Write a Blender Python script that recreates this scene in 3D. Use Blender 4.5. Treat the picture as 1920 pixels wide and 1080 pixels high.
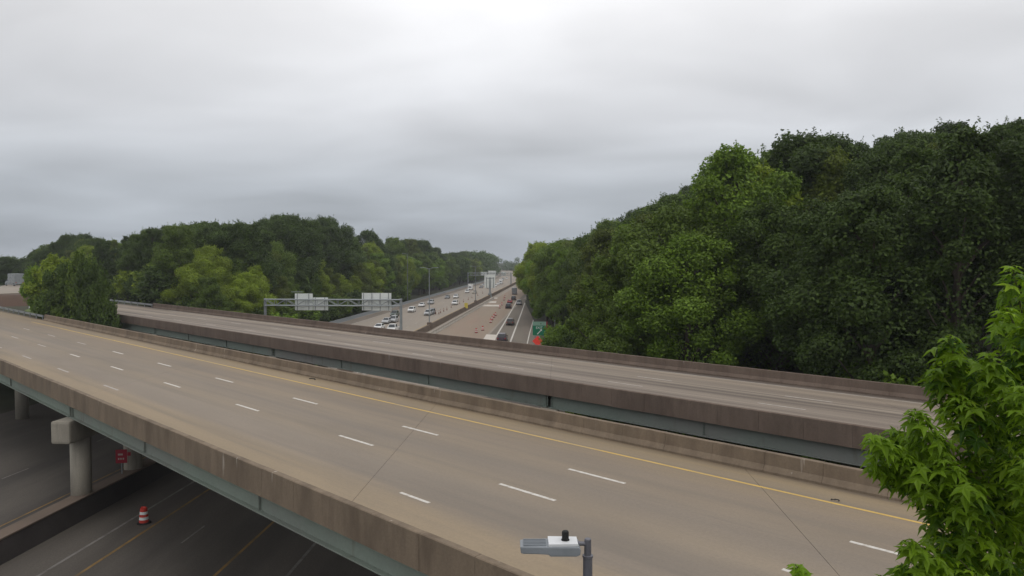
import bpy, bmesh, math, random
import numpy as np
from mathutils import Vector, Matrix

for o in list(bpy.data.objects):
    bpy.data.objects.remove(o)
sc = bpy.context.scene
col = sc.collection
R = math.radians

# ------------------------------------------------------------------ camera
CAM_H, FOC, YH = 16.5, 1410.0, 488.0            # metres above the freeway, focal length and horizon in photo pixels
PITCH = math.atan((540.0 - YH) / FOC)
cam_d = bpy.data.cameras.new('camera')
cam_d.sensor_width = 36.0
cam_d.lens = 36.0 * FOC / 1920.0
cam_d.clip_start = 0.1
cam_d.clip_end = 9000.0
cam = bpy.data.objects.new('camera', cam_d)
cam.location = (0, 0, CAM_H)
cam.rotation_euler = (math.pi / 2 - PITCH, 0, 0)
col.objects.link(cam)
sc.camera = cam

# ------------------------------------------------------------------ world: overcast sky
SUN_EL, SUN_AZ = R(58), R(150)                  # high, behind the cloud, to the right of and behind the camera
w = bpy.data.worlds.new('World')
sc.world = w
w.use_nodes = True
nt = w.node_tree
nt.nodes.clear()
def wn(t, **kw):
    n = nt.nodes.new(t)
    for k, v in kw.items():
        setattr(n, k, v)
    return n
def wl(a, b):
    nt.links.new(a, b)
SKY_STRENGTH = 0.10
w_out = wn('ShaderNodeOutputWorld')
w_bg = wn('ShaderNodeBackground')
w_bg.inputs['Strength'].default_value = SKY_STRENGTH
w_sky = wn('ShaderNodeTexSky', sky_type='NISHITA', sun_disc=False)
w_sky.sun_elevation = SUN_EL
w_sky.sun_rotation = SUN_AZ
w_sky.dust_density = 3.0
w_tc = wn('ShaderNodeTexCoord')
w_sep = wn('ShaderNodeSeparateXYZ')
wl(w_tc.outputs['Generated'], w_sep.inputs[0])
w_zc = wn('ShaderNodeMath', operation='MAXIMUM'); w_zc.inputs[1].default_value = 0.0
wl(w_sep.outputs['Z'], w_zc.inputs[0])
w_za = wn('ShaderNodeMath', operation='ADD'); w_za.inputs[1].default_value = 0.16
wl(w_zc.outputs[0], w_za.inputs[0])
w_dx = wn('ShaderNodeMath', operation='DIVIDE'); wl(w_sep.outputs['X'], w_dx.inputs[0]); wl(w_za.outputs[0], w_dx.inputs[1])
w_dy = wn('ShaderNodeMath', operation='DIVIDE'); wl(w_sep.outputs['Y'], w_dy.inputs[0]); wl(w_za.outputs[0], w_dy.inputs[1])
w_cmb = wn('ShaderNodeCombineXYZ'); wl(w_dx.outputs[0], w_cmb.inputs[0]); wl(w_dy.outputs[0], w_cmb.inputs[1])
w_map = wn('ShaderNodeMapping')                  # a flat cloud layer seen from below
w_map.inputs['Location'].default_value = (3.1, 1.3, 0)
w_map.inputs['Rotation'].default_value = (0, 0, R(24))
w_map.inputs['Scale'].default_value = (0.62, 0.80, 1)
wl(w_cmb.outputs[0], w_map.inputs['Vector'])
w_n1 = wn('ShaderNodeTexNoise'); w_n1.inputs['Scale'].default_value = 1.5; w_n1.inputs['Detail'].default_value = 4.0; w_n1.inputs['Roughness'].default_value = 0.42; w_n1.inputs['Distortion'].default_value = 0.35
wl(w_map.outputs[0], w_n1.inputs['Vector'])
w_r1 = wn('ShaderNodeMapRange'); w_r1.inputs['From Min'].default_value = 0.30; w_r1.inputs['From Max'].default_value = 0.70; w_r1.inputs['To Min'].default_value = 0.88; w_r1.inputs['To Max'].default_value = 1.23
wl(w_n1.outputs['Fac'], w_r1.inputs['Value'])
w_ramp = wn('ShaderNodeValToRGB')                # an overcast sky: about three times brighter overhead than low down
e = w_ramp.color_ramp.elements
e[0].position = 0.0; e[0].color = (0.365, 0.402, 0.450, 1)
e[1].position = 1.0; e[1].color = (0.95, 0.95, 0.96, 1)
for pos, c in ((0.09, (0.465, 0.497, 0.54, 1)), (0.18, (0.65, 0.665, 0.695, 1)), (0.32, (0.90, 0.90, 0.915, 1))):
    k = w_ramp.color_ramp.elements.new(pos); k.color = c
wl(w_zc.outputs[0], w_ramp.inputs['Fac'])
w_mul = wn('ShaderNodeMix', data_type='RGBA', blend_type='MULTIPLY'); w_mul.inputs['Factor'].default_value = 1.0
wl(w_ramp.outputs[0], w_mul.inputs['A']); wl(w_r1.outputs[0], w_mul.inputs['B'])
w_sc = wn('ShaderNodeVectorMath', operation='SCALE'); w_sc.inputs['Scale'].default_value = 1.0 / SKY_STRENGTH
wl(w_mul.outputs['Result'], w_sc.inputs[0])
w_mix = wn('ShaderNodeMix', data_type='RGBA'); w_mix.inputs['Factor'].default_value = 0.96
wl(w_sky.outputs[0], w_mix.inputs['A']); wl(w_sc.outputs[0], w_mix.inputs['B'])
wl(w_mix.outputs['Result'], w_bg.inputs['Color'])
wl(w_bg.outputs[0], w_out.inputs['Surface'])

sun_d = bpy.data.lights.new('sun', 'SUN')
sun_d.energy = 0.5
sun_d.angle = R(25)
sun_d.color = (1.0, 0.95, 0.88)
sun = bpy.data.objects.new('sun', sun_d)
sdir = Vector((math.sin(SUN_AZ) * math.cos(SUN_EL), math.cos(SUN_AZ) * math.cos(SUN_EL), math.sin(SUN_EL)))
sun.rotation_euler = sdir.to_track_quat('Z', 'Y').to_euler()
sun.location = (20, -30, 80)
col.objects.link(sun)

vs = sc.view_settings
vs.view_transform = 'Standard'
vs.look = 'None'
vs.exposure = 0.0
vs.gamma = 1.0
vs.use_curve_mapping = False
sc.render.engine = 'CYCLES'
sc.cycles.use_denoising = True
sc.cycles.max_bounces = 6
sc.cycles.diffuse_bounces = 3
sc.cycles.transparent_max_bounces = 8
sc.cycles.volume_bounces = 0

# ------------------------------------------------------------------ helpers
RNG = random.Random(7)
NP = np.random.default_rng(11)

def ray(px, py):
    u, v = (px - 960.0) / FOC, (540.0 - py) / FOC
    return Vector((u, math.cos(PITCH) + v * math.sin(PITCH), -math.sin(PITCH) + v * math.cos(PITCH)))
def P(px, py, z=0.0):
    """the point at height z that the photo shows at a pixel (what stands there touches that height)"""
    r = ray(px, py)
    t = (z - CAM_H) / r.z
    return Vector((r.x * t, r.y * t, z))
def D(px, py, depth):
    r = ray(px, py)
    t = depth / r.y
    return Vector((r.x * t, depth, CAM_H + r.z * t))
def pix_x(X, Y):
    return 960.0 + X / Y * FOC

# freeway frame: o = across (metres, + to the right), v = along
FA = math.atan((1050 - 960) / FOC)
FD = Vector((math.sin(FA), math.cos(FA), 0))
FN = Vector((math.cos(FA), -math.sin(FA), 0))
def shift(v):
    return -1.0e-4 * max(0.0, v - 520.0) ** 2
def FW(o, v, z=0.0):
    p = FD * v + FN * (o + shift(v))
    return Vector((p.x, p.y, z))
def to_F(X, Y):
    p = Vector((X, Y, 0))
    v = p.dot(FD)
    return p.dot(FN) - shift(v), v
def FP(px, py, z=0.0):
    p = P(px, py, z)
    return to_F(p.x, p.y)
# bridge frame: s = along (towards the right and near), d = across (away from the camera)
C45 = math.sqrt(0.5)
def BW(s, d, z=0.0):
    return Vector(((s + d) * C45, (d - s) * C45, z))
def to_B(X, Y):
    return (X - Y) * C45, (X + Y) * C45
def skew_s(o, d):
    """s of the point of the freeway line o at bridge offset d"""
    n = FN
    return (o - d * C45 * (n.x + n.y)) / (C45 * (n.x - n.y))

class MB:
    def __init__(self):
        self.v, self.f = [], []
    def add(self, vs, fs):
        b = len(self.v)
        self.v += [tuple(x) for x in vs]
        self.f += [tuple(b + i for i in f) for f in fs]
        return self
    def box(self, x0, x1, y0, y1, z0, z1, M=None):
        vs = [Vector((x, y, z)) for z in (z0, z1) for (x, y) in ((x0, y0), (x1, y0), (x1, y1), (x0, y1))]
        if M is not None:
            vs = [M @ q for q in vs]
        return self.add(vs, [(3, 2, 1, 0), (4, 5, 6, 7), (0, 1, 5, 4), (1, 2, 6, 5), (2, 3, 7, 6), (3, 0, 4, 7)])
    def quad(self, a, b, c, d):
        return self.add([a, b, c, d], [(0, 1, 2, 3)])
    def prism(self, poly, z0, z1):
        n = len(poly)
        vs = [(p[0], p[1], z0) for p in poly] + [(p[0], p[1], z1) for p in poly]
        fs = [tuple(range(n - 1, -1, -1)), tuple(range(n, 2 * n))] + [(i, (i + 1) % n, n + (i + 1) % n, n + i) for i in range(n)]
        return self.add(vs, fs)
    def tube(self, pts, radii, n=8, caps=True):
        pts = [Vector(p) for p in pts]
        if not isinstance(radii, (list, tuple)):
            radii = [radii] * len(pts)
        rings = []
        for i, p in enumerate(pts):
            t = (pts[min(i + 1, len(pts) - 1)] - pts[max(i - 1, 0)])
            t = t.normalized() if t.length > 1e-9 else Vector((0, 0, 1))
            a = Vector((0, 0, 1)) if abs(t.z) < 0.9 else Vector((1, 0, 0))
            x = t.cross(a).normalized(); y = t.cross(x).normalized()
            rings.append([p + (x * math.cos(2 * math.pi * k / n) + y * math.sin(2 * math.pi * k / n)) * radii[i] for k in range(n)])
        vs = [q for r in rings for q in r]
        fs = []
        for i in range(len(pts) - 1):
            for k in range(n):
                a, b = i * n + k, i * n + (k + 1) % n
                fs.append((b, a, a + n, b + n))
        if caps:
            fs.append(tuple(range(n)))
            fs.append(tuple(range(len(vs) - 1, len(vs) - 1 - n, -1)))
        return self.add(vs, fs)
    def bar(self, a, b, wd, ht):
        a, b = Vector(a), Vector(b)
        t = (b - a); L = t.length; t.normalize()
        up = Vector((0, 0, 1)) if abs(t.z) < 0.95 else Vector((0, 1, 0))
        x = t.cross(up).normalized(); y = x.cross(t).normalized()
        vs = []
        for q in (a, b):
            for sx, sy in ((-1, -1), (1, -1), (1, 1), (-1, 1)):
                vs.append(q + x * (sx * wd / 2) + y * (sy * ht / 2))
        return self.add(vs, [(0, 1, 2, 3), (7, 6, 5, 4), (0, 4, 5, 1), (1, 5, 6, 2), (2, 6, 7, 3), (3, 7, 4, 0)])
    def lathe(self, prof, n=14):
        vs, fs = [], []
        for r, z in prof:
            for k in range(n):
                a = 2 * math.pi * k / n
                vs.append((r * math.cos(a), r * math.sin(a), z))
        for i in range(len(prof) - 1):
            for k in range(n):
                a, b = i * n + k, i * n + (k + 1) % n
                fs.append((a, b, b + n, a + n))
        fs.append(tuple(range(n - 1, -1, -1)))
        fs.append(tuple(range((len(prof) - 1) * n, len(prof) * n)))
        return self.add(vs, fs)
    def mesh(self, name, mat=None, smooth=False, bevel=0.0):
        me = bpy.data.meshes.new(name)
        me.from_pydata(self.v, [], self.f)
        if bevel:
            bm = bmesh.new(); bm.from_mesh(me)
            bmesh.ops.remove_doubles(bm, verts=bm.verts, dist=1e-5)
            bmesh.ops.recalc_face_normals(bm, faces=bm.faces)
            bmesh.ops.bevel(bm, geom=[x for x in bm.edges if len(x.link_faces) == 2 and x.calc_face_angle(0) > 0.35], offset=bevel, segments=2, profile=0.6, affect='EDGES')
            bm.to_mesh(me); bm.free()
        me.update()
        if smooth:
            for p in me.polygons:
                p.use_smooth = True
        if mat:
            me.materials.append(mat)
        return me
    def build(self, name, mat, parent=None, smooth=False, bevel=0.0):
        return link(name, self.mesh(name, mat, smooth, bevel), parent)

def link(name, data, parent=None, loc=None, rz=0.0):
    o = bpy.data.objects.new(name, data)
    col.objects.link(o)
    if parent is not None:
        o.parent = parent
    if loc is not None:
        o.location = loc
    if rz:
        o.rotation_euler = (0, 0, rz)
    return o
def tag(o, label=None, cat=None, group=None, kind=None):
    if label: o['label'] = label
    if cat: o['category'] = cat
    if group: o['group'] = group
    if kind: o['kind'] = kind
    return o
def empty(name, loc=(0, 0, 0), rz=0.0):
    o = link(name, None, None, loc, rz)
    o.empty_display_size = 0.5
    return o
def kids(o):
    return [c for c in bpy.data.objects if c.parent == o]
TREEKIDS = {}
def copy_tree(root, loc=None, rz=None, scale=None):
    def rec(o, parent):
        c = o.copy()
        col.objects.link(c)
        c.parent = parent
        for ch in TREEKIDS.setdefault(o.name, kids(o)):
            rec(ch, c)
        return c
    c = rec(root, None)
    if loc is not None: c.location = loc
    if rz is not None: c.rotation_euler = (0, 0, rz)
    if scale is not None: c.scale = scale
    return c
ORD = 'first second third fourth fifth sixth seventh eighth ninth tenth eleventh twelfth thirteenth fourteenth fifteenth sixteenth seventeenth eighteenth nineteenth twentieth'.split()
TENS = {2: 'twenty', 3: 'thirty', 4: 'forty', 5: 'fifty', 6: 'sixty', 7: 'seventy', 8: 'eighty', 9: 'ninety'}
def ordinal(n):
    if n <= 20: return ORD[n - 1]
    t, u = divmod(n, 10)
    if n >= 100: return 'hundred-and-' + ordinal(n - 100) if n > 100 else 'hundredth'
    return (TENS[t][:-1] + 'ieth') if u == 0 else TENS[t] + '-' + ORD[u - 1]

# ------------------------------------------------------------------ materials
MATS = {}
def mat(name, base, rough=0.85, metal=0.0, var=0.12, scale=2.0, stretch=(1, 1, 1), bump=0.0, dirt=None, dirt_amt=0.0, dirt_scale=0.4, dirt_stretch=(1, 1, 1), fine=18.0, objcol=False, spec=0.3, world=False, streak=None, bands=None):
    """procedural surface: base colour, two scales of tonal variation, an optional stain colour and fine relief"""
    m = bpy.data.materials.new(name)
    m.use_nodes = True
    n, l = m.node_tree.nodes, m.node_tree.links
    b = n['Principled BSDF']
    b.inputs['Roughness'].default_value = rough
    b.inputs['Metallic'].default_value = metal
    b.inputs['Specular IOR Level'].default_value = spec
    tc = n.new('ShaderNodeTexCoord')
    vec = tc.outputs['Object']
    if world:
        g = n.new('ShaderNodeNewGeometry'); vec = g.outputs['Position']
    def noise(sc_, st, det=5.0, rgh=0.6):
        mp = n.new('ShaderNodeMapping'); mp.inputs['Scale'].default_value = st
        l.new(vec, mp.inputs['Vector'])
        t = n.new('ShaderNodeTexNoise'); t.inputs['Scale'].default_value = sc_; t.inputs['Detail'].default_value = det; t.inputs['Roughness'].default_value = rgh
        l.new(mp.outputs[0], t.inputs['Vector'])
        return t.outputs['Fac']
    def rng(src, a, b_, c, d):
        r = n.new('ShaderNodeMapRange'); r.inputs['From Min'].default_value = a; r.inputs['From Max'].default_value = b_; r.inputs['To Min'].default_value = c; r.inputs['To Max'].default_value = d
        l.new(src, r.inputs['Value']); return r.outputs[0]
    def mixc(fac, a, b_, typ='MIX'):
        x = n.new('ShaderNodeMix'); x.data_type = 'RGBA'; x.blend_type = typ
        for s_, v_ in (('Factor', fac), ('A', a), ('B', b_)):
            if isinstance(v_, (int, float)): x.inputs[s_].default_value = v_
            elif isinstance(v_, tuple): x.inputs[s_].default_value = v_
            else: l.new(v_, x.inputs[s_])
        return x.outputs['Result']
    base4 = tuple(base) + (1,)
    cur = base4
    if objcol:
        oi = n.new('ShaderNodeObjectInfo'); cur = oi.outputs['Color']
    n1 = noise(scale, stretch)
    cur = mixc(1.0, cur, rng(n1, 0.3, 0.7, 1 - var, 1 + var), 'MULTIPLY')
    n2 = noise(fine, (1, 1, 1), 3.0)
    cur = mixc(1.0, cur, rng(n2, 0.3, 0.7, 1 - var * 0.6, 1 + var * 0.6), 'MULTIPLY')
    if bands:                                        # traffic wear in strips along the deck: (distance across, tint)
        lo_, hi_ = bands[0][0], bands[-1][0]
        sp = n.new('ShaderNodeSeparateXYZ'); l.new(vec, sp.inputs[0])
        wob = n.new('ShaderNodeMath'); wob.operation = 'ADD'; l.new(sp.outputs['Y'], wob.inputs[0]); l.new(rng(noise(0.35, (0.15, 1, 1)), 0.3, 0.7, -0.3, 0.3), wob.inputs[1])
        cr_ = n.new('ShaderNodeValToRGB'); l.new(rng(wob.outputs[0], lo_, hi_, 0.0, 1.0), cr_.inputs['Fac'])
        el = cr_.color_ramp.elements
        el[0].position = 0.0; el[0].color = tuple(bands[0][1]) + (1,); el[1].position = 1.0; el[1].color = tuple(bands[-1][1]) + (1,)
        for d_, c_ in bands[1:-1]:
            k_ = el.new((d_ - lo_) / (hi_ - lo_)); k_.color = tuple(c_) + (1,)
        cur = mixc(1.0, cur, cr_.outputs[0], 'MULTIPLY')
    if dirt:
        n3 = noise(dirt_scale, dirt_stretch, 6.0, 0.65)
        cur = mixc(rng(n3, 0.45, 0.72, 0.0, dirt_amt), cur, tuple(dirt) + (1,))
    if streak:
        c_, st_, lo, hi, amt = streak
        n4 = noise(1.0, st_, 4.0, 0.6)
        cur = mixc(rng(n4, lo, hi, 0.0, amt), cur, tuple(c_) + (1,))
    l.new(cur, b.inputs['Base Color'])
    l.new(rng(n1, 0.3, 0.7, max(0.02, rough - 0.08), min(1, rough + 0.08)), b.inputs['Roughness'])
    if bump:
        bp = n.new('ShaderNodeBump'); bp.inputs['Strength'].default_value = bump; bp.inputs['Distance'].default_value = 0.02
        l.new(n2, bp.inputs['Height']); l.new(bp.outputs[0], b.inputs['Normal'])
    MATS[name] = m
    return m

M_DECK1 = mat('deck_concrete_worn', (0.272, 0.219, 0.162), 0.85, var=0.10, scale=0.35, stretch=(0.12, 1.1, 1), bump=0.25, dirt=(0.165, 0.140, 0.115), dirt_amt=0.55, dirt_scale=0.20, dirt_stretch=(0.22, 1.0, 1), fine=9, streak=((0.16, 0.142, 0.122), (0.02, 0.9, 1), 0.50, 0.72, 0.45),
              bands=[(13.5, (1.10, 1.08, 1.0)), (16.3, (1.12, 1.09, 1.0)), (17.6, (0.95, 0.98, 1.05)), (18.8, (0.90, 0.94, 1.02)), (20.5, (0.98, 0.99, 1.0)), (22.3, (0.88, 0.91, 0.98)), (24.0, (0.97, 0.97, 0.97)), (25.8, (0.90, 0.90, 0.92)), (27.2, (1.0, 0.96, 0.86)), (28.6, (1.02, 0.98, 0.84)), (29.0, (0.92, 0.88, 0.76)), (29.35, (0.50, 0.45, 0.38))])
M_DECK2 = mat('deck_concrete_streaked', (0.285, 0.238, 0.192), 0.8, var=0.14, scale=0.5, stretch=(0.05, 2.0, 1), bump=0.2, dirt=(0.080, 0.066, 0.058), dirt_amt=0.95, dirt_scale=0.5, dirt_stretch=(0.035, 2.4, 1), fine=9, streak=((0.36, 0.32, 0.28), (0.03, 3.0, 1), 0.56, 0.75, 0.6),
              bands=[(38.0, (0.75, 0.72, 0.68)), (38.8, (1.08, 1.05, 1.0)), (41.2, (1.0, 1.0, 1.0)), (42.4, (0.72, 0.71, 0.72)), (43.4, (1.02, 1.02, 1.02)), (45.0, (0.74, 0.73, 0.73)), (46.4, (1.04, 1.04, 1.02)), (48.2, (0.76, 0.75, 0.75)), (49.6, (1.05, 1.03, 0.98)), (50.9, (0.92, 0.90, 0.86)), (51.45, (0.30, 0.27, 0.24)), (51.9, (0.24, 0.21, 0.19))])
M_PARAPET = mat('parapet_concrete', (0.205, 0.158, 0.112), 0.9, var=0.14, scale=0.9, stretch=(1, 1, 0.35), bump=0.35, dirt=(0.095, 0.070, 0.050), dirt_amt=0.7, dirt_scale=0.9, dirt_stretch=(1.0, 1.0, 0.25), fine=12, world=True, streak=((0.52, 0.47, 0.41), (2.6, 2.6, 0.28), 0.68, 0.74, 0.6))
M_PARAPET2 = mat('parapet_concrete_stained', (0.150, 0.112, 0.088), 0.9, var=0.14, scale=0.9, stretch=(1, 1, 0.35), bump=0.35, dirt=(0.075, 0.053, 0.042), dirt_amt=0.7, dirt_scale=0.9, dirt_stretch=(1.0, 1.0, 0.25), fine=12, world=True, streak=((0.45, 0.40, 0.37), (2.0, 2.0, 0.28), 0.69, 0.76, 0.7))
M_JOINT = mat('joint_filler', (0.085, 0.072, 0.060), 0.9, var=0.2, scale=4)
M_STEEL = mat('girder_teal_paint', (0.215, 0.255, 0.215), 0.6, var=0.10, scale=0.4, stretch=(0.5, 1, 1), dirt=(0.20, 0.19, 0.18), dirt_amt=0.7, dirt_scale=0.12, dirt_stretch=(1, 1, 1.4), fine=6, spec=0.35, streak=((0.115, 0.085, 0.062), (1.3, 1.0, 0.2), 0.60, 0.75, 0.55))
M_STEEL2 = mat('girder_teal_paint_chalky', (0.180, 0.215, 0.190), 0.6, var=0.10, scale=0.4, stretch=(0.5, 1, 1), dirt=(0.23, 0.21, 0.205), dirt_amt=0.85, dirt_scale=0.06, dirt_stretch=(1, 1, 1), fine=6, spec=0.35, streak=((0.115, 0.085, 0.062), (1.3, 1.0, 0.2), 0.60, 0.75, 0.55))
M_PIER = mat('pier_concrete', (0.31, 0.285, 0.235), 0.9, var=0.16, streak=((0.12, 0.10, 0.085), (1.6, 1.6, 0.16), 0.56, 0.72, 0.6), scale=0.8, stretch=(1, 1, 0.4), bump=0.25, dirt=(0.19, 0.17, 0.145), dirt_amt=0.6, dirt_scale=0.7, dirt_stretch=(1, 1, 0.3))
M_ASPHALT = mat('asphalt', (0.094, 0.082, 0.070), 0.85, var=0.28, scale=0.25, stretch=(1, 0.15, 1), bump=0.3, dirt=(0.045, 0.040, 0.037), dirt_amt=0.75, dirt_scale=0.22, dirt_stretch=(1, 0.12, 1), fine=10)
M_CONC_ROAD = mat('freeway_concrete', (0.300, 0.255, 0.208), 0.85, var=0.10, scale=0.3, stretch=(1, 0.05, 1), bump=0.1, dirt=(0.24, 0.215, 0.19), dirt_amt=0.7, dirt_scale=0.3, dirt_stretch=(1, 0.04, 1), fine=5)
M_MILLED = mat('milled_pavement', (0.275, 0.218, 0.165), 0.9, var=0.12, scale=0.25, stretch=(1, 0.06, 1), bump=0.2, dirt=(0.30, 0.205, 0.155), dirt_amt=0.8, dirt_scale=0.15, dirt_stretch=(1, 0.12, 1), fine=5)
M_PATCH = mat('fresh_concrete', (0.58, 0.53, 0.47), 0.85, var=0.07, scale=0.4)
M_SHOULDER = mat('old_shoulder_asphalt', (0.180, 0.150, 0.122), 0.9, var=0.14, scale=0.3, stretch=(1, 0.1, 1))
M_WHITE = mat('white_road_paint', (0.64, 0.61, 0.56), 0.7, var=0.14, scale=3.0, dirt=(0.33, 0.285, 0.235), dirt_amt=1.0, dirt_scale=3.2)
M_WHITE_DIM = mat('dirty_white_road_paint', (0.20, 0.185, 0.17), 0.85, var=0.2, scale=2.0, dirt=(0.08, 0.07, 0.062), dirt_amt=1.0, dirt_scale=0.8)
M_YELLOW_DIM = mat('dirty_yellow_road_paint', (0.24, 0.145, 0.05), 0.85, var=0.2, scale=1.5, dirt=(0.085, 0.07, 0.05), dirt_amt=1.0, dirt_scale=0.6)
M_SHADED_WALL = mat('shade_dark_concrete', (0.042, 0.036, 0.034), 0.95, var=0.25, scale=0.6, bump=0.2)  # near-black base colour: shade on the crash wall face, painted in
M_RAMPLANE = mat('ramp_lane_asphalt', (0.185, 0.158, 0.128), 0.9, var=0.12, scale=0.3, stretch=(1, 0.06, 1))
M_WHITE_OLD = mat('worn_white_road_paint', (0.42, 0.38, 0.34), 0.8, var=0.15, scale=2.0, dirt=(0.28, 0.24, 0.21), dirt_amt=0.9, dirt_scale=1.4)
M_YELLOW = mat('yellow_road_paint', (0.56, 0.375, 0.105), 0.75, var=0.12, scale=1.2, dirt=(0.36, 0.29, 0.19), dirt_amt=0.9, dirt_scale=0.35)
M_GROUND = mat('leaf_litter', (0.040, 0.044, 0.022), 0.95, var=0.35, scale=0.15, bump=0.5, dirt=(0.06, 0.048, 0.032), dirt_amt=0.8, dirt_scale=0.08, world=True)
M_DIRT = mat('red_brown_earth', (0.105, 0.066, 0.048), 0.95, var=0.2, scale=0.3, bump=0.5, dirt=(0.065, 0.045, 0.036), dirt_amt=0.7, dirt_scale=0.3)
M_GRASS = mat('verge_grass', (0.14, 0.19, 0.05), 0.95, var=0.3, scale=0.8, bump=0.5)
M_BARRIER = mat('median_concrete', (0.150, 0.112, 0.086), 0.9, var=0.14, scale=0.4, stretch=(1, 0.3, 1), bump=0.2, dirt=(0.09, 0.07, 0.055), dirt_amt=0.6, dirt_scale=0.3)
M_JERSEY = mat('pale_barrier_concrete', (0.47, 0.43, 0.38), 0.9, var=0.1, scale=0.6, dirt=(0.26, 0.23, 0.2), dirt_amt=0.6, dirt_scale=0.8)
M_GALV = mat('galvanised_steel', (0.29, 0.315, 0.325), 0.5, metal=0.35, var=0.08, scale=1.5, spec=0.4)
M_GALV_DK = mat('weathered_steel_pole', (0.21, 0.225, 0.235), 0.55, metal=0.3, var=0.1, scale=1.5)
M_SIGNBACK = mat('bare_aluminium_sign_back', (0.74, 0.77, 0.74), 0.55, metal=0.1, var=0.06, scale=0.6, dirt=(0.48, 0.5, 0.5), dirt_amt=0.5, dirt_scale=0.5)
M_ZBAR = mat('sign_stiffener', (0.20, 0.22, 0.225), 0.6, var=0.1)
M_GREEN = mat('sign_green', (0.015, 0.19, 0.10), 0.5, var=0.05)
M_SIGNTOP = mat('sign_pale_green', (0.22, 0.37, 0.29), 0.5, var=0.05)
M_SIGNWHITE = mat('sign_white', (0.72, 0.74, 0.72), 0.5, var=0.04)
M_RED = mat('sign_red', (0.27, 0.015, 0.03), 0.5, var=0.06)
M_ORANGE = mat('fluorescent_orange', (1.0, 0.085, 0.06), 0.55, var=0.05, scale=3)
M_ORANGE_DULL = mat('faded_orange_plastic', (0.50, 0.05, 0.035), 0.6, var=0.1, scale=3)
M_MARKER = mat('dull_brown_orange_plastic', (0.24, 0.085, 0.05), 0.7, var=0.15, scale=3)
M_BLACK = mat('black_rubber', (0.02, 0.02, 0.02), 0.8, var=0.2)
M_YSIGN = mat('warning_yellow', (0.62, 0.50, 0.09), 0.6, var=0.08)
M_PAINT = mat('car_paint', (0.5, 0.5, 0.5), 0.3, var=0.03, objcol=True, spec=0.5)
M_GLASS = mat('car_glass', (0.025, 0.03, 0.035), 0.12, var=0.1, spec=0.6)
M_TAIL = mat('tail_lamp', (0.35, 0.02, 0.02), 0.3, var=0.05, spec=0.5)
M_HEAD = mat('head_lamp', (0.75, 0.77, 0.78), 0.2, var=0.03, spec=0.6)
M_LAMPGREY = mat('luminaire_grey', (0.235, 0.255, 0.275), 0.5, var=0.05, scale=4)
M_LAMPWHITE = mat('luminaire_lid', (0.66, 0.67, 0.68), 0.45, var=0.03, scale=4)
M_LAMPPOLE = mat('lamp_pole_paint', (0.15, 0.15, 0.17), 0.45, metal=0.3, var=0.08, scale=5)
M_LENS = mat('luminaire_lens', (0.55, 0.57, 0.55), 0.2, var=0.03)
M_BARK = mat('bark', (0.085, 0.068, 0.052), 0.95, var=0.3, scale=2.5, stretch=(1, 1, 0.25), bump=0.7)
M_TWIG = mat('green_twig', (0.14, 0.15, 0.06), 0.8, var=0.2, scale=6)

def leaf_mat(name, c0, c1, trans=0.35, objcol=True, rough=0.55, hi=None):
    m = bpy.data.materials.new(name)
    m.use_nodes = True
    n, l = m.node_tree.nodes, m.node_tree.links
    b = n['Principled BSDF']; out = n['Material Output']
    b.inputs['Roughness'].default_value = rough
    b.inputs['Specular IOR Level'].default_value = 0.25
    g = n.new('ShaderNodeNewGeometry')
    r = n.new('ShaderNodeValToRGB')
    r.color_ramp.elements[0].color = tuple(c0) + (1,)
    r.color_ramp.elements[1].color = tuple(c1) + (1,)
    if hi:
        k = r.color_ramp.elements.new(0.93); k.color = tuple(c1) + (1,)
        r.color_ramp.elements[-1].color = tuple(hi) + (1,)
    l.new(g.outputs['Random Per Island'], r.inputs['Fac'])
    cur = r.outputs[0]
    oi = n.new('ShaderNodeObjectInfo')
    if objcol:
        x = n.new('ShaderNodeMix'); x.data_type = 'RGBA'; x.blend_type = 'MULTIPLY'; x.inputs['Factor'].default_value = 1.0
        l.new(cur, x.inputs['A']); l.new(oi.outputs['Color'], x.inputs['B']); cur = x.outputs['Result']
    t = n.new('ShaderNodeTexNoise'); t.inputs['Scale'].default_value = 0.35; t.inputs['Detail'].default_value = 3
    l.new(g.outputs['Position'], t.inputs['Vector'])
    mr = n.new('ShaderNodeMapRange'); mr.inputs['From Min'].default_value = 0.3; mr.inputs['From Max'].default_value = 0.7; mr.inputs['To Min'].default_value = 0.78; mr.inputs['To Max'].default_value = 1.22
    l.new(t.outputs['Fac'], mr.inputs['Value'])
    x = n.new('ShaderNodeMix'); x.data_type = 'RGBA'; x.blend_type = 'MULTIPLY'; x.inputs['Factor'].default_value = 1.0
    l.new(cur, x.inputs['A']); l.new(mr.outputs[0], x.inputs['B']); cur = x.outputs['Result']
    l.new(cur, b.inputs['Base Color'])
    tr = n.new('ShaderNodeBsdfTranslucent'); l.new(cur, tr.inputs['Color'])
    ms = n.new('ShaderNodeMixShader'); ms.inputs[0].default_value = trans
    l.new(b.outputs[0], ms.inputs[1]); l.new(tr.outputs[0], ms.inputs[2]); l.new(ms.outputs[0], out.inputs['Surface'])
    return m
M_LEAF = leaf_mat('wood_foliage', (0.080, 0.126, 0.022), (0.160, 0.226, 0.036))
M_GUM = leaf_mat('star_leaf', (0.055, 0.130, 0.012), (0.270, 0.430, 0.020), trans=0.45, objcol=False, rough=0.45, hi=(0.38, 0.54, 0.05))

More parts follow.
